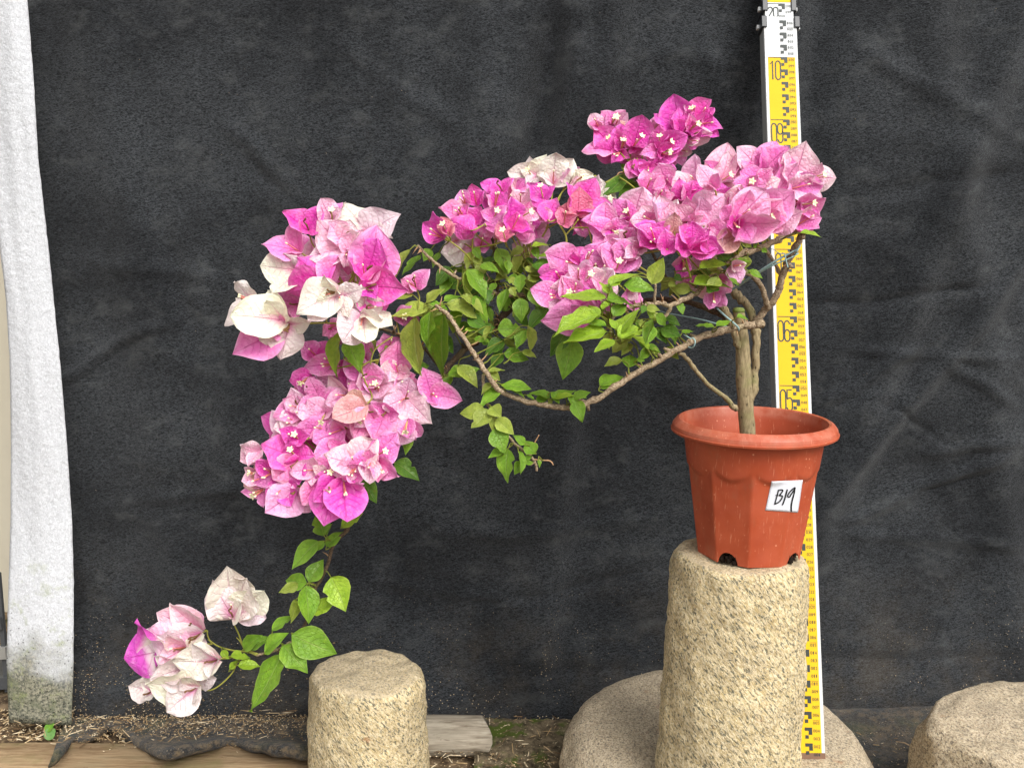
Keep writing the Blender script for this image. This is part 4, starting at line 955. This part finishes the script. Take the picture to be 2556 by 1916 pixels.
cluster('E4',1.07,.10,[
 ('p',560,500,(560,248),(655,330)),('m',880,480,(840,235),(900,250)),('l',290,640,(345,138),(115,360),(500,290)),('l',300,640,(765,330),(470,385),(520,600)),('p',860,490,(568,145),(650,310),(820,300)),('p',875,500,(1090,122),(1205,165),(930,230)),
 ('l',1310,640,(1490,128),(1225,250),(1545,480)),('p',1130,740,(1215,270),(1320,700),(1345,400)),('l',1540,590,(1868,600),(1690,480),(1705,712)),('p',1290,930,(1470,950),(1640,840),(1350,720)),('l',1290,730,(1690,810),(1580,562),(1705,690)),
 ('p',870,750,(1002,505),(1060,620)),('p',840,620,(575,505),(965,500),(870,760)),('p',1420,950,(1712,870),(1632,1098),(1390,1010)),('p',1370,1230,(1560,995),(1625,1300),(1640,1160)),
 ('m',310,900,(130,760),(425,745)),('p',700,690,(560,680),(865,690),(780,620)),('l',430,960,(570,685),(660,930),(430,800)),('p',1020,1240,(1422,1080),(1175,880),(1140,1308)),
 ('p',840,1215,(1272,800),(1140,960),(1000,740)),('p',835,1225,(1100,1060),(970,1250),(1150,900)),('p',235,700,(15,425),(110,700),(250,560)),('p',530,1160,(938,790),(650,760),(740,1195)),('p',400,1250,(378,1340),(640,965),(540,1150)),
 ('p',150,1250,(260,1440),(115,1375),(385,1380)),('s',545,1385,(230,1570),(200,1460)),('m',500,1180,(395,1290),(515,1335),(625,1240)),('p',580,1180,(1065,1310),(760,1472),(570,1450)),('m',120,1440,(275,1640),(80,1670),(20,1500))],.1,.04)
cluster('E3',1.06,.09,[
 ('p',960,740,(797,648),(1155,650)),('p',1240,650,(1060,740),(1310,610)),('l',1690,690,(1560,305),(1272,600),(1370,740)),('p',1110,870,(1060,800),(1190,760),(1300,800)),('m',430,1230,(500,960),(520,1000)),
 ('m',1440,890,(1380,638),(1505,650),(1335,860)),('m',1510,880,(1735,650),(1810,790),(1480,720)),('p',770,1170,(860,722),(1035,850),(700,880)),('p',760,1170,(500,895),(600,1140)),('p',395,1265,(370,945),(600,1190),(118,1130)),
 ('m',690,1170,(740,1290),(590,1150)),('p',500,1300,(200,1475),(165,1260),(330,1300)),('m',480,1290,(545,1470),(680,1240),(300,1330)),('l',1245,1280,(980,940),(1300,900),(1150,860)),('l',1045,1175,(728,1145),(960,1040)),('l',1250,1290,(1215,1350),(1120,1180),(1330,1100)),
 ('p',1555,1175,(1450,865),(1300,1180),(1330,950)),('l',1660,1130,(1995,825),(1910,1262),(1720,880)),('p',1560,1165,(1500,1240),(1800,1230),(1690,1140)),('p',1850,1290,(1995,1430),(1820,1445),(1750,1300)),
 ('l',660,1430,(555,1340),(760,1300),(600,1560)),('p',580,1600,(315,1555),(480,1460)),('p',900,1550,(640,1545),(745,1455),(860,1640)),('p',810,1610,(495,1590),(640,1670)),('m',1090,1460,(855,1225),(1160,1195),(760,1270)),('m',1060,1480,(850,1540),(1190,1300)),
 ('s',1330,1350,(1265,1350),(1420,1330)),('m',1590,1490,(1385,1270),(1755,1280),(1570,1235)),('m',1240,1560,(1190,1365),(1325,1480),(1200,1665)),('m',1480,1550,(1370,1380),(1590,1420),(1420,1690)),('m',1590,1560,(1935,1600),(1770,1440),(1790,1600))],.1,.036)
cluster('G8',1.06,.03,[('l',420,500,(330,710),(560,540),(480,640)),('p',700,800,(785,815),(650,975)),('p',330,780,(230,830),(320,890)),('p',630,980,(560,1205),(715,1135),(385,1015)),('m',240,560,(150,808),(265,700),(110,660)),('l',880,640,(820,700),(1005,650))],.0,.03)
# a back layer of blossom that fills the heads
rf=random.Random(21)
def fillfl(c,poly,n,Y,spread,cl,s=70):
    rows=[]
    while len(rows)<n:
        x=rf.uniform(min(p[0] for p in poly),max(p[0] for p in poly)); y=rf.uniform(min(p[1] for p in poly),max(p[1] for p in poly)); ins=False
        for (x0,y0),(x1,y1) in zip(poly,poly[1:]+poly[:1]):
            if (y0>y)!=(y1>y) and x<(x1-x0)*(y-y0)/(y1-y0)+x0: ins=not ins
        if not ins: continue
        a=rf.random()*6.28; k=s*CR[c][2]
        rows.append((rf.choice(cl),x,y)+tuple((x+k*rf.uniform(.7,1.05)*math.cos(a+t),y+k*rf.uniform(.7,1.05)*math.sin(a+t)) for t in (0,2.1+rf.uniform(-.3,.3),4.2+rf.uniform(-.3,.3))))
    CL.append((c,Y,spread,rows,.1,.03))
fillfl('B',[(800,330),(1200,260),(1600,500),(1480,800),(1380,1050),(1050,1200),(760,1200),(480,1120),(560,720)],24,1.09,.05,'pplm',68)
fillfl('A',[(760,400),(1200,420),(1460,640),(1400,1050),(1000,1000),(800,820)],9,1.10,.03,'plmw',72)
fillfl('E4',[(100,700),(900,560),(1450,800),(1300,1150),(600,1200),(100,1200)],10,1.13,.03,'pplm',66)
fillfl('E3',[(900,800),(1700,800),(1700,1300),(1500,1500),(800,1450),(600,1250)],12,1.12,.03,'pplm',62)
fillfl('D5',[(700,850),(1300,650),(1800,700),(1800,1000),(1300,1150),(600,1150)],9,1.155,.02,'pmm',50)
fillfl('E7',[(450,700),(900,650),(1300,760),(1700,450),(1800,600),(1300,850),(600,900)],7,1.225,.02,'pmm',50)
fillfl('F6',[(500,650),(1000,600),(1100,900),(900,1200),(600,1200)],6,1.075,.02,'pm',62)
TOWARD=-FWD
rs=random.Random(3)
BR=[]      # all bracts: (score, flower index, verts...)
FL=[]
for (c,Yc,spread,rows,dry,Lmin) in CL:
    n=len(rows); big=sum(max(0,1) for r in rows)
    for i,row in enumerate(rows):
        cls=row[0]; sg=1
        tips=[t for t in row[3:] if t!='b']
        if row[-1]=='b': sg=-1
        X,Z=px(c,row[1],row[2]); Y=Yc+spread*(.5-i/max(1,n-1))
        c3=P(X,Z,Y); k=mpp(c3)
        D=[]
        for (tx,ty) in tips:
            TX,TY=px(c,tx,ty); v=(RGT*(TX-X)-UPV*(TY-Z))*k; D.append(v)
        Lm=max(Lmin,max(v.length for v in D)*1.02)
        dirs=[]
        for v in D:
            Ln=max(v.length*1.06,Lm*rs.uniform(.66,.8)); dz=math.sqrt(max(0,Ln*Ln-v.length_squared))
            e=v+TOWARD*sg*min(dz,.5*Ln); dirs.append((e.normalized(),e.length,1.))
        s=Vector((0,0,0))
        for e,_,_ in dirs: s+=e
        ax=(s*.6+TOWARD*sg*.75); ax=ax.normalized() if ax.length>.2 else TOWARD*sg
        if len(dirs)==2:
            cr=dirs[0][0].cross(dirs[1][0])
            if cr.length>.15:
                cr.normalize(); cr = cr if cr.dot(FWD)>0 else -cr
                dirs.append(((ax*.5+cr*.9).normalized(),Lm*.72,.3))
        fi=len(FL); FL.append((c3,ax,dirs,cls,sg,dry,Lm))
        for e,Ln,sc_ in dirs:
            nrm=ax-e*ax.dot(e)
            if nrm.length<.12: nrm=Vector((rs.uniform(-1,1),-.5,rs.uniform(-1,1))); nrm-=e*nrm.dot(e)
            nrm.normalize(); sd=e.cross(nrm)
            M=Matrix(((sd.x,e.x,nrm.x,0),(sd.y,e.y,nrm.y,0),(sd.z,e.z,nrm.z,0),(0,0,0,1)))@Matrix.Rotation(rs.uniform(-.18,.18),4,'Y')
            BR.append((Ln*sc_,fi,M,Ln,Ln*rs.uniform(.78,1.12),cls if rs.random()<.85 else {'m':'p','p':'l','l':'p','w':'w','o':'o','s':'s','t':'t'}[cls]))
flo_n=0; fobjs=[]
for (c3,ax,dirs,cls,sg,dry,Lm) in FL:
    # stalk running to the nearest wood
    best=min(SAMP,key=lambda s:(s[0]-c3).length+max(0,(s[0]-c3).dot(ax))*2); q=best[0]; dv=q-c3
    mb=MB(); e=dv if dv.length<.075 else dv.normalized()*.075
    mid=c3-ax*min(.012,e.length*.5)
    tube(mb,catmull([(Vector((0,0,0)),.0009),(mid-c3+e*.15,.0009),(e*.6-ax*.004,.00095),(e,.0011)],5),6)
    fo=mb.build('flower',M_TWIG,plant,c3-PO); fobjs.append(fo)
    if sg>0:
        for k in range(rs.choice((0,1,1,2,3))):
            if flo_n>=300 or dry==.1 and rs.random()<.5: break
            b=dirs[k%len(dirs)][0]; d=(ax*1.0+b*rs.uniform(.1,.35)+Vector((rs.uniform(-.2,.2),)*3)).normalized()
            kd='dry' if rs.random()<dry else ('star' if rs.random()<.2 else 'bud')
            o=bpy.data.objects.new('floret',FLO[kd]); C.objects.link(o); o.parent=fo
            o.rotation_mode='QUATERNION'; o.rotation_quaternion=d.to_track_quat('Z','Y'); o.scale=(.68,.68,.95) if kd!='dry' else (1,)*3; o.location=ax*.001; flo_n+=1
BR.sort(key=lambda b:-b[0])
rest=MB()
for i,(s_,fi,M,Ln,Wd,cls) in enumerate(BR):
    V,F,UV,COL=bract_mesh(Ln,Wd,cls,rs)
    if i<300:
        o=obj('bract',mesh('bract',[M@Vector(v) for v in V],F,M_BRACT,uv=UV,col=COL),fobjs[fi])
    else:
        off=FL[fi][0]-PO; rest.add([M@Vector(v)+off for v in V],F,UV,COL)
rb=rest.build('bract',M_BRACT,plant); rb['kind']='stuff'
print('flowers',len(FL),'bracts',len(BR),'florets',flo_n)
# ---------------------------------------------------------------- leaves
LPROF=[(0,.05),(.05,.36),(.12,.66),(.24,.92),(.36,1.0),(.50,.93),(.64,.74),(.77,.48),(.87,.27),(.94,.13),(1,0)]
LC={'g':((108,150,38),(134,172,54)),'y':((138,172,38),(166,194,66)),'d':((74,116,30),(100,138,44)),'u':((146,164,58),(170,182,88))}
def leaf_mesh(L,W,cls,rs,pet):
    A,B=LC[cls]; A=lin(A);B=lin(B); br=rs.uniform(.82,1.15); sd=rs.random()*90
    nu,nv=8,12; V=[];UV=[];COL=[];F=[]
    vn=rs.uniform(.3,.85); vs_=rs.choice((-1,1)); vd=rs.uniform(.25,.6) if rs.random()<.28 else 0; fold_=rs.uniform(.10,.42); bend=rs.uniform(-.30,.05); ruf=rs.uniform(.02,.07); tw=rs.uniform(-.3,.3); side=rs.uniform(-.10,.10)
    for j in range(nv+1):
        v=j/nv; hw=wprof(v,LPROF)*W*.5
        for i in range(nu+1):
            u=-1+2*i/nu
            x=u*hw*(1+.07*nz(v*6,u,sd))*(1-vd*math.exp(-((v-vn)/.06)**2)*(1 if u*vs_>0 else 0)); y=v*L
            z=fold_*hw*abs(u)**1.25+bend*L*v*v+ruf*W*u*u*nz(v*4+sd,u,1)*2.4+.015*L*nz(u*2+sd,v*3,5)+tw*hw*u*v*.7
            V.append((x+side*L*v*v,y,z)); UV.append((.5+u*.5,v))
            f=min(1,max(0,.4+nz(u*1.5+sd,v*2,2)*.7+.3*(abs(u)-.4))); COL.append(tuple(q*br for q in mixc(A,B,f)))
    for j in range(nv):
        for i in range(nu): F.append((j*(nu+1)+i,j*(nu+1)+i+1,(j+1)*(nu+1)+i+1,(j+1)*(nu+1)+i))
    return V,F,UV,COL
LV=[]
def leaves(c,Y,spread,rows):
    n=len(rows)
    for i,r in enumerate(rows): LV.append((c,Y+spread*(.5-i/max(1,n-1)),r))
leaves('A',1.075,.02,[('u',1740,560,1575,830,110),('y',1140,1270,1070,1650,150),('g',1200,1340,1325,1612,140)])
leaves('F',1.14,.06,[('d',520,300,620,420,120),('d',700,330,820,450,120),('d',560,560,720,520,120),('d',880,480,760,560,120),('d',1000,320,1120,420,110),('d',640,640,760,560,120),('d',980,600,1100,700,120),('d',700,760,860,700,130),('d',1000,880,1120,1000,130),
 ('d',560,860,700,960,130),('u',1130,200,1010,265,70),('u',1110,270,1030,430,80),('d',860,1010,720,960,120),('d',600,470,470,560,120),('d',1240,680,1340,760,110),('d',1060,760,1180,860,110),('d',300,900,150,1000,140),('d',420,960,520,1100,120)])
leaves('F',1.085,.08,[
 ('g',245,265,80,440,70),('g',330,215,262,320,100),('g',400,240,350,385,65),('d',500,370,360,520,140),('g',510,470,400,612,110),('u',690,230,640,390,90),('u',760,270,700,375,80),('g',700,205,765,295,80),('u',870,340,1000,465,100),('g',905,205,1015,405,130),
 ('y',1480,240,1258,255,75),('g',1210,200,1265,295,75),('d',1200,350,1430,405,110),('u',1140,395,1275,370,70),('u',1190,440,1425,415,65),('u',1160,475,1305,445,80),('u',1000,465,1085,525,70),('g',1110,430,1100,600,110),('y',1200,195,1368,130,60),
 ('u',650,400,665,615,110),('g',750,355,925,420,85),('d',800,560,830,680,120),('g',645,385,845,605,130),('u',1020,540,1060,625,75),('g',985,555,938,765,90),('g',1180,565,1305,718,130),('g',1095,635,1120,835,140),('d',1355,718,1135,875,120),
 ('u',175,600,-5,660,70),('u',290,670,440,545,90),('g',445,660,585,590,75),('u',315,718,0,735,120),('u',590,615,808,745,80),('g',690,620,855,825,120),('u',465,690,740,757,105),('g',510,715,575,892,95),('g',320,690,492,728,60),('d',650,800,810,905,120),
 ('d',170,1240,315,1200,110),('d',420,1400,300,1330,110),('g',510,1300,450,1425,75),('u',195,800,160,1295,140),('g',330,745,265,1060,130),('g',440,775,360,1318,235),
 ('y',620,920,755,888,42),('g',700,985,845,990,50),('u',850,875,790,1000,50),('d',960,1000,785,1105,125),('d',950,1105,835,1225,105),('u',840,1270,925,1335,85),('g',905,905,1145,890,185),('g',1150,900,1045,1055,115),('u',1170,870,1212,1098,75),('g',960,1110,1175,1180,125),('u',1120,1090,1238,1132,60),
 ('g',480,1305,745,1190,95),('u',560,1220,762,1362,105),('d',1490,925,1380,1135,160),('g',1560,990,1465,1322,235)])
leaves('K1',1.012,.03,[('u',500,240,625,335,120),('u',480,240,685,205,40),('u',520,375,380,480,85),('g',630,440,360,602,130),('g',660,385,1002,432,115),('y',640,380,722,445,32),('g',730,430,932,492,52),('g',950,512,1048,575,42),('g',1060,582,1235,560,75),('g',1250,475,1362,612,95),('g',1230,555,1000,430,90),('g',1255,580,1545,440,115),('y',1270,545,1520,482,60),('g',1560,520,1692,542,52),('g',1510,555,1695,440,100),('g',1460,520,1545,650,65),('g',1520,590,1640,820,200),
 ('u',520,655,640,785,190),('u',500,695,300,935,225),('u',440,705,108,736,195),('u',580,800,785,1005,190),('u',515,770,560,945,85),('g',700,1175,488,1285,115),('g',720,1170,648,1542,195),('g',555,925,712,1195,265),
 ('g',930,1110,795,1005,105),('g',1050,1235,920,1075,190),('g',930,1310,1022,1238,62),('g',900,1325,790,1465,135),('g',850,1200,932,1452,62),('g',930,1350,1042,1330,62),('g',1090,1300,1122,1390,42)])
leaves('G',1.05,.03,[('u',1050,430,1175,475,95),('u',960,400,1025,365,60),('d',990,640,1092,705,62),('d',920,720,1000,805,65),('d',970,715,1090,790,110),('g',870,830,962,885,55),('u',900,860,955,892,42),('u',740,775,635,885,85),('u',760,820,695,905,60),('g',1110,745,1198,735,32),('g',1335,705,1212,690,36),('g',1350,700,1452,652,36),('g',1490,640,1595,640,42),('u',695,930,575,985,62),('g',742,988,778,888,112),('g',800,930,855,935,36),('g',545,1112,715,1022,66),('g',550,1125,632,1110,36),('d',1330,420,1285,485,100),('g',1090,535,1118,622,60),('y',880,860,760,740,60)])
leaves('F6',.955,.05,[('u',1810,820,1950,470,240),('y',1210,840,1725,590,150),('g',1420,830,1822,915,185),('y',1210,960,1118,738,85),('y',1230,850,1415,725,120),('g',1190,1040,1612,1020,195),('y',1180,1020,553,955,175),('g',1270,1260,1460,1050,185),('y',1120,1175,1272,1018,95),('y',1095,1250,935,1105,120),('y',1090,1255,398,1445,195),
 ('g',1180,1400,880,1300,110),('y',1190,1480,588,1625,195),('g',1800,1385,1715,1670,210),('y',1350,1510,1562,1075,190),('y',1310,1440,1238,1285,110),('y',1340,1550,1775,1368,240),('y',1300,1600,1010,1740,120),('g',1820,1290,1720,1650,70),('d',1720,1120,1650,1230,90),('y',1380,1580,1640,1480,60)])
leaves('G8',1.045,.03,[('u',1000,320,1115,405,115),('d',860,350,915,490,115),('g',1060,255,1115,305,62),('g',1160,360,1190,410,62),('g',1250,425,1322,465,72),('u',1070,520,1005,690,135),('d',780,585,735,415,205),('g',850,570,1098,580,110),('u',900,850,1055,795,62),('g',1085,745,1142,650,52),('g',1100,720,1262,782,100),('u',45,860,130,905,85),('u',330,955,88,890,165),('d',120,760,220,830,100),('u',695,790,540,1000,170),('g',830,800,945,910,70),('y',450,680,968,580,130),('y',375,880,962,825,120),('y',1745,215,2008,246,72)])
leaves('E3',1.185,.02,[('g',720,490,610,335,125),('d',720,545,630,560,70),('d',900,620,995,665,95),('d',850,750,690,905,160),('d',850,640,540,860,180),('d',655,560,380,885,195)])
leaves('B',1.075,.02,[('u',1290,20,1270,150,85),('u',1380,110,1555,30,75),('d',1640,240,1765,305,115),('d',1760,380,1865,445,85),('g',1900,340,1932,455,85),('g',1578,770,1602,1002,95),('d',1470,1085,1698,1182,130),('d',1180,1225,1320,1428,140)])
leaves('C',1.05,.03,[('g',1640,240,1665,140,52),('g',1620,245,1555,48,150),('y',1760,172,1932,80,75),('g',1640,330,1755,200,100),('g',1575,285,1363,472,135),('g',1620,285,1565,365,62),('u',1420,630,1275,690,85),('g',1500,610,1600,435,140),('g',1485,620,1272,605,135),('u',1390,750,1400,925,62),('g',1480,640,1528,922,145),('y',1680,575,1835,815,225),('y',1540,855,1745,740,92),
 ('g',1205,1000,1368,888,65),('g',985,1145,1120,1005,95),('g',1035,1155,1172,1022,85),('g',1155,1172,1325,993,85),('g',1290,1115,1522,1302,125),('g',1365,1030,1692,1245,225),('g',1290,1178,1100,1612,215),('y',810,1155,868,1222,52),('y',870,1305,932,1240,52),('y',880,1200,1025,1190,52),('y',940,1278,1102,1270,62)])
rl=random.Random(8)
# more foliage deep in the crown
def filler(c,poly,n,Y0,Y1,cl):
    k=0
    while k<n:
        x=rl.uniform(min(p[0] for p in poly),max(p[0] for p in poly)); y=rl.uniform(min(p[1] for p in poly),max(p[1] for p in poly)); ins=False
        for (x0,y0),(x1,y1) in zip(poly,poly[1:]+poly[:1]):
            if (y0>y)!=(y1>y) and x<(x1-x0)*(y-y0)/(y1-y0)+x0: ins=not ins
        if not ins: continue
        a=rl.gauss(R(80),R(55)); L_=rl.uniform(28,48)*CR[c][2]; LV.append((c,rl.uniform(Y0,Y1),(rl.choice(cl),x,y,x+L_*math.cos(a),y+L_*math.sin(a),L_*rl.uniform(.4,.72)))); k+=1
filler('F',[(480,330),(900,200),(1300,280),(1280,600),(1080,900),(900,1080),(700,1000),(520,640),(400,560)],46,1.10,1.17,'ddgguu')
filler('F',[(60,640),(520,640),(640,880),(420,960),(100,820)],10,1.09,1.12,'dgu')
filler('G8',[(0,640),(560,620),(900,480),(1150,380),(1000,640),(700,900),(200,960)],18,1.06,1.11,'ddguu')
filler('E3',[(560,470),(900,560),(860,820),(560,760)],5,1.20,1.215,'dd')
filler('F6',[(1100,800),(1750,700),(1900,1300),(1300,1560),(900,1400)],14,.99,1.02,'gyu')
filler('G',[(560,760),(900,600),(1130,700),(1000,860),(700,900)],12,1.06,1.09,'gdu')
for (c,Y,(cls,bx,by,tx,ty,wa)) in LV:
    X0,Z0=px(c,bx,by); X1,Z1=px(c,tx,ty); b3=P(X0,Z0,Y); k=mpp(b3); wpx=wa/CR[c][2]
    v=(RGT*(X1-X0)-UPV*(Z1-Z0))*k; L0=v.length
    Ln=max(L0*1.04,wpx*k*1.15); dz=math.sqrt(max(0,Ln*Ln-L0*L0)); dz=max(dz,L0*.25*rl.random())
    e=(v+TOWARD*dz*(1 if v.z<0 else -1)*(1 if rl.random()<.88 else -1)); Ln=e.length; e.normalize()
    Wr=min(max(Ln*.66,wpx*k*1.02),Ln*.9); ca=min(1,wpx*k/Wr)
    ang=math.acos(ca)*rl.choice((1,-1))*.9+rl.uniform(-.12,.12)
    nrm=(TOWARD-e*TOWARD.dot(e)).normalized(); sd=e.cross(nrm)
    # prefer the roll that turns the leaf's face upward
    r1=Matrix.Rotation(ang,3,e)@nrm; r2=Matrix.Rotation(-ang,3,e)@nrm
    nn=r1 if r1.z>r2.z else r2
    sd=e.cross(nn)
    M=Matrix(((sd.x,e.x,nn.x,0),(sd.y,e.y,nn.y,0),(sd.z,e.z,nn.z,0),(0,0,0,1)))
    V,F,UV,COL=leaf_mesh(Ln,Wr,cls,rl,0)
    V=[M@Vector(q) for q in V]
    best=min(SAMP,key=lambda s:(s[0]-b3).length); dv=best[0]-b3
    mb=MB(); mb.add(V,F,UV,COL)
    pe=dv if dv.length<.05 else dv.normalized()*.03
    tube(mb,catmull([(e*.001,.0006),(pe*.35-e*.004,.0007),(pe*.75,.0008),(pe,.001)],3),5,col=tuple(q*1.1 for q in lin((142,150,60))))
    mb.build('leaf',M_LEAF,plant,b3-PO)
print('leaves',len(LV))
# ================================================================ twine
M_TWN=plain('pale blue twine',lin((150,182,182)),.5,.4,.12,120)
def twine(label,runs):
    a=runs[0][0]; p0=P(a[0],a[1],a[2]); e=empty('twine',p0); tag(e,label,'twine')
    for run in runs:
        mb=MB(); pts=[(P(x,y,Y)-p0,r*mpp(P(x,y,Y))) for x,y,Y,r in run]
        tube(mb,catmull(pts,5),6,.1,2); mb.build('strand',M_TWN,e)
twine('pale blue twine tied from the bent top twig across to the green stem',[
 [(1994,620,1.085,2.2),(1975,630,1.082,2.2),(1930,655,1.085,3),(1880,688,1.10,3.2),(1840,715,1.12,3),(1815,729,1.135,2.6),(1812,726,1.14,1.2)],
 [(1993,632,1.085,2),(1970,645,1.082,2),(1925,664,1.088,2.2),(1890,684,1.10,2)],
 [(1958,633,1.08,1.6),(1962,650,1.078,1.6),(1967,668,1.076,1.6)],[(1960,633,1.08,1.4),(1945,632,1.08,1.2),(1930,622,1.08,1),(1916,624,1.085,.8)],
 [(1998,612,1.083,2),(1990,625,1.076,2.4),(1984,636,1.083,2)]])
twine('pale blue twine looped down over the long front limb',[
 [(1790,770,1.09,2.2),(1812,790,1.075,2.6),(1830,805,1.068,2.6),(1843,818,1.066,2.6),(1844,826,1.07,2)],[(1822,818,1.074,2),(1790,808,1.08,1.8),(1740,795,1.09,1.6),(1670,782,1.10,1.3),(1625,770,1.11,1)]])
twine('dull green string binding the side stem to the long front limb',[[(1728,842,1.05,1.6),(1735,850,1.045,1.8),(1733,862,1.045,1.8),(1726,868,1.05,1.6),(1712,862,1.058,1.4)],[(1726,846,1.05,1.4),(1716,840,1.05,1.2),(1706,835,1.052,1)]])
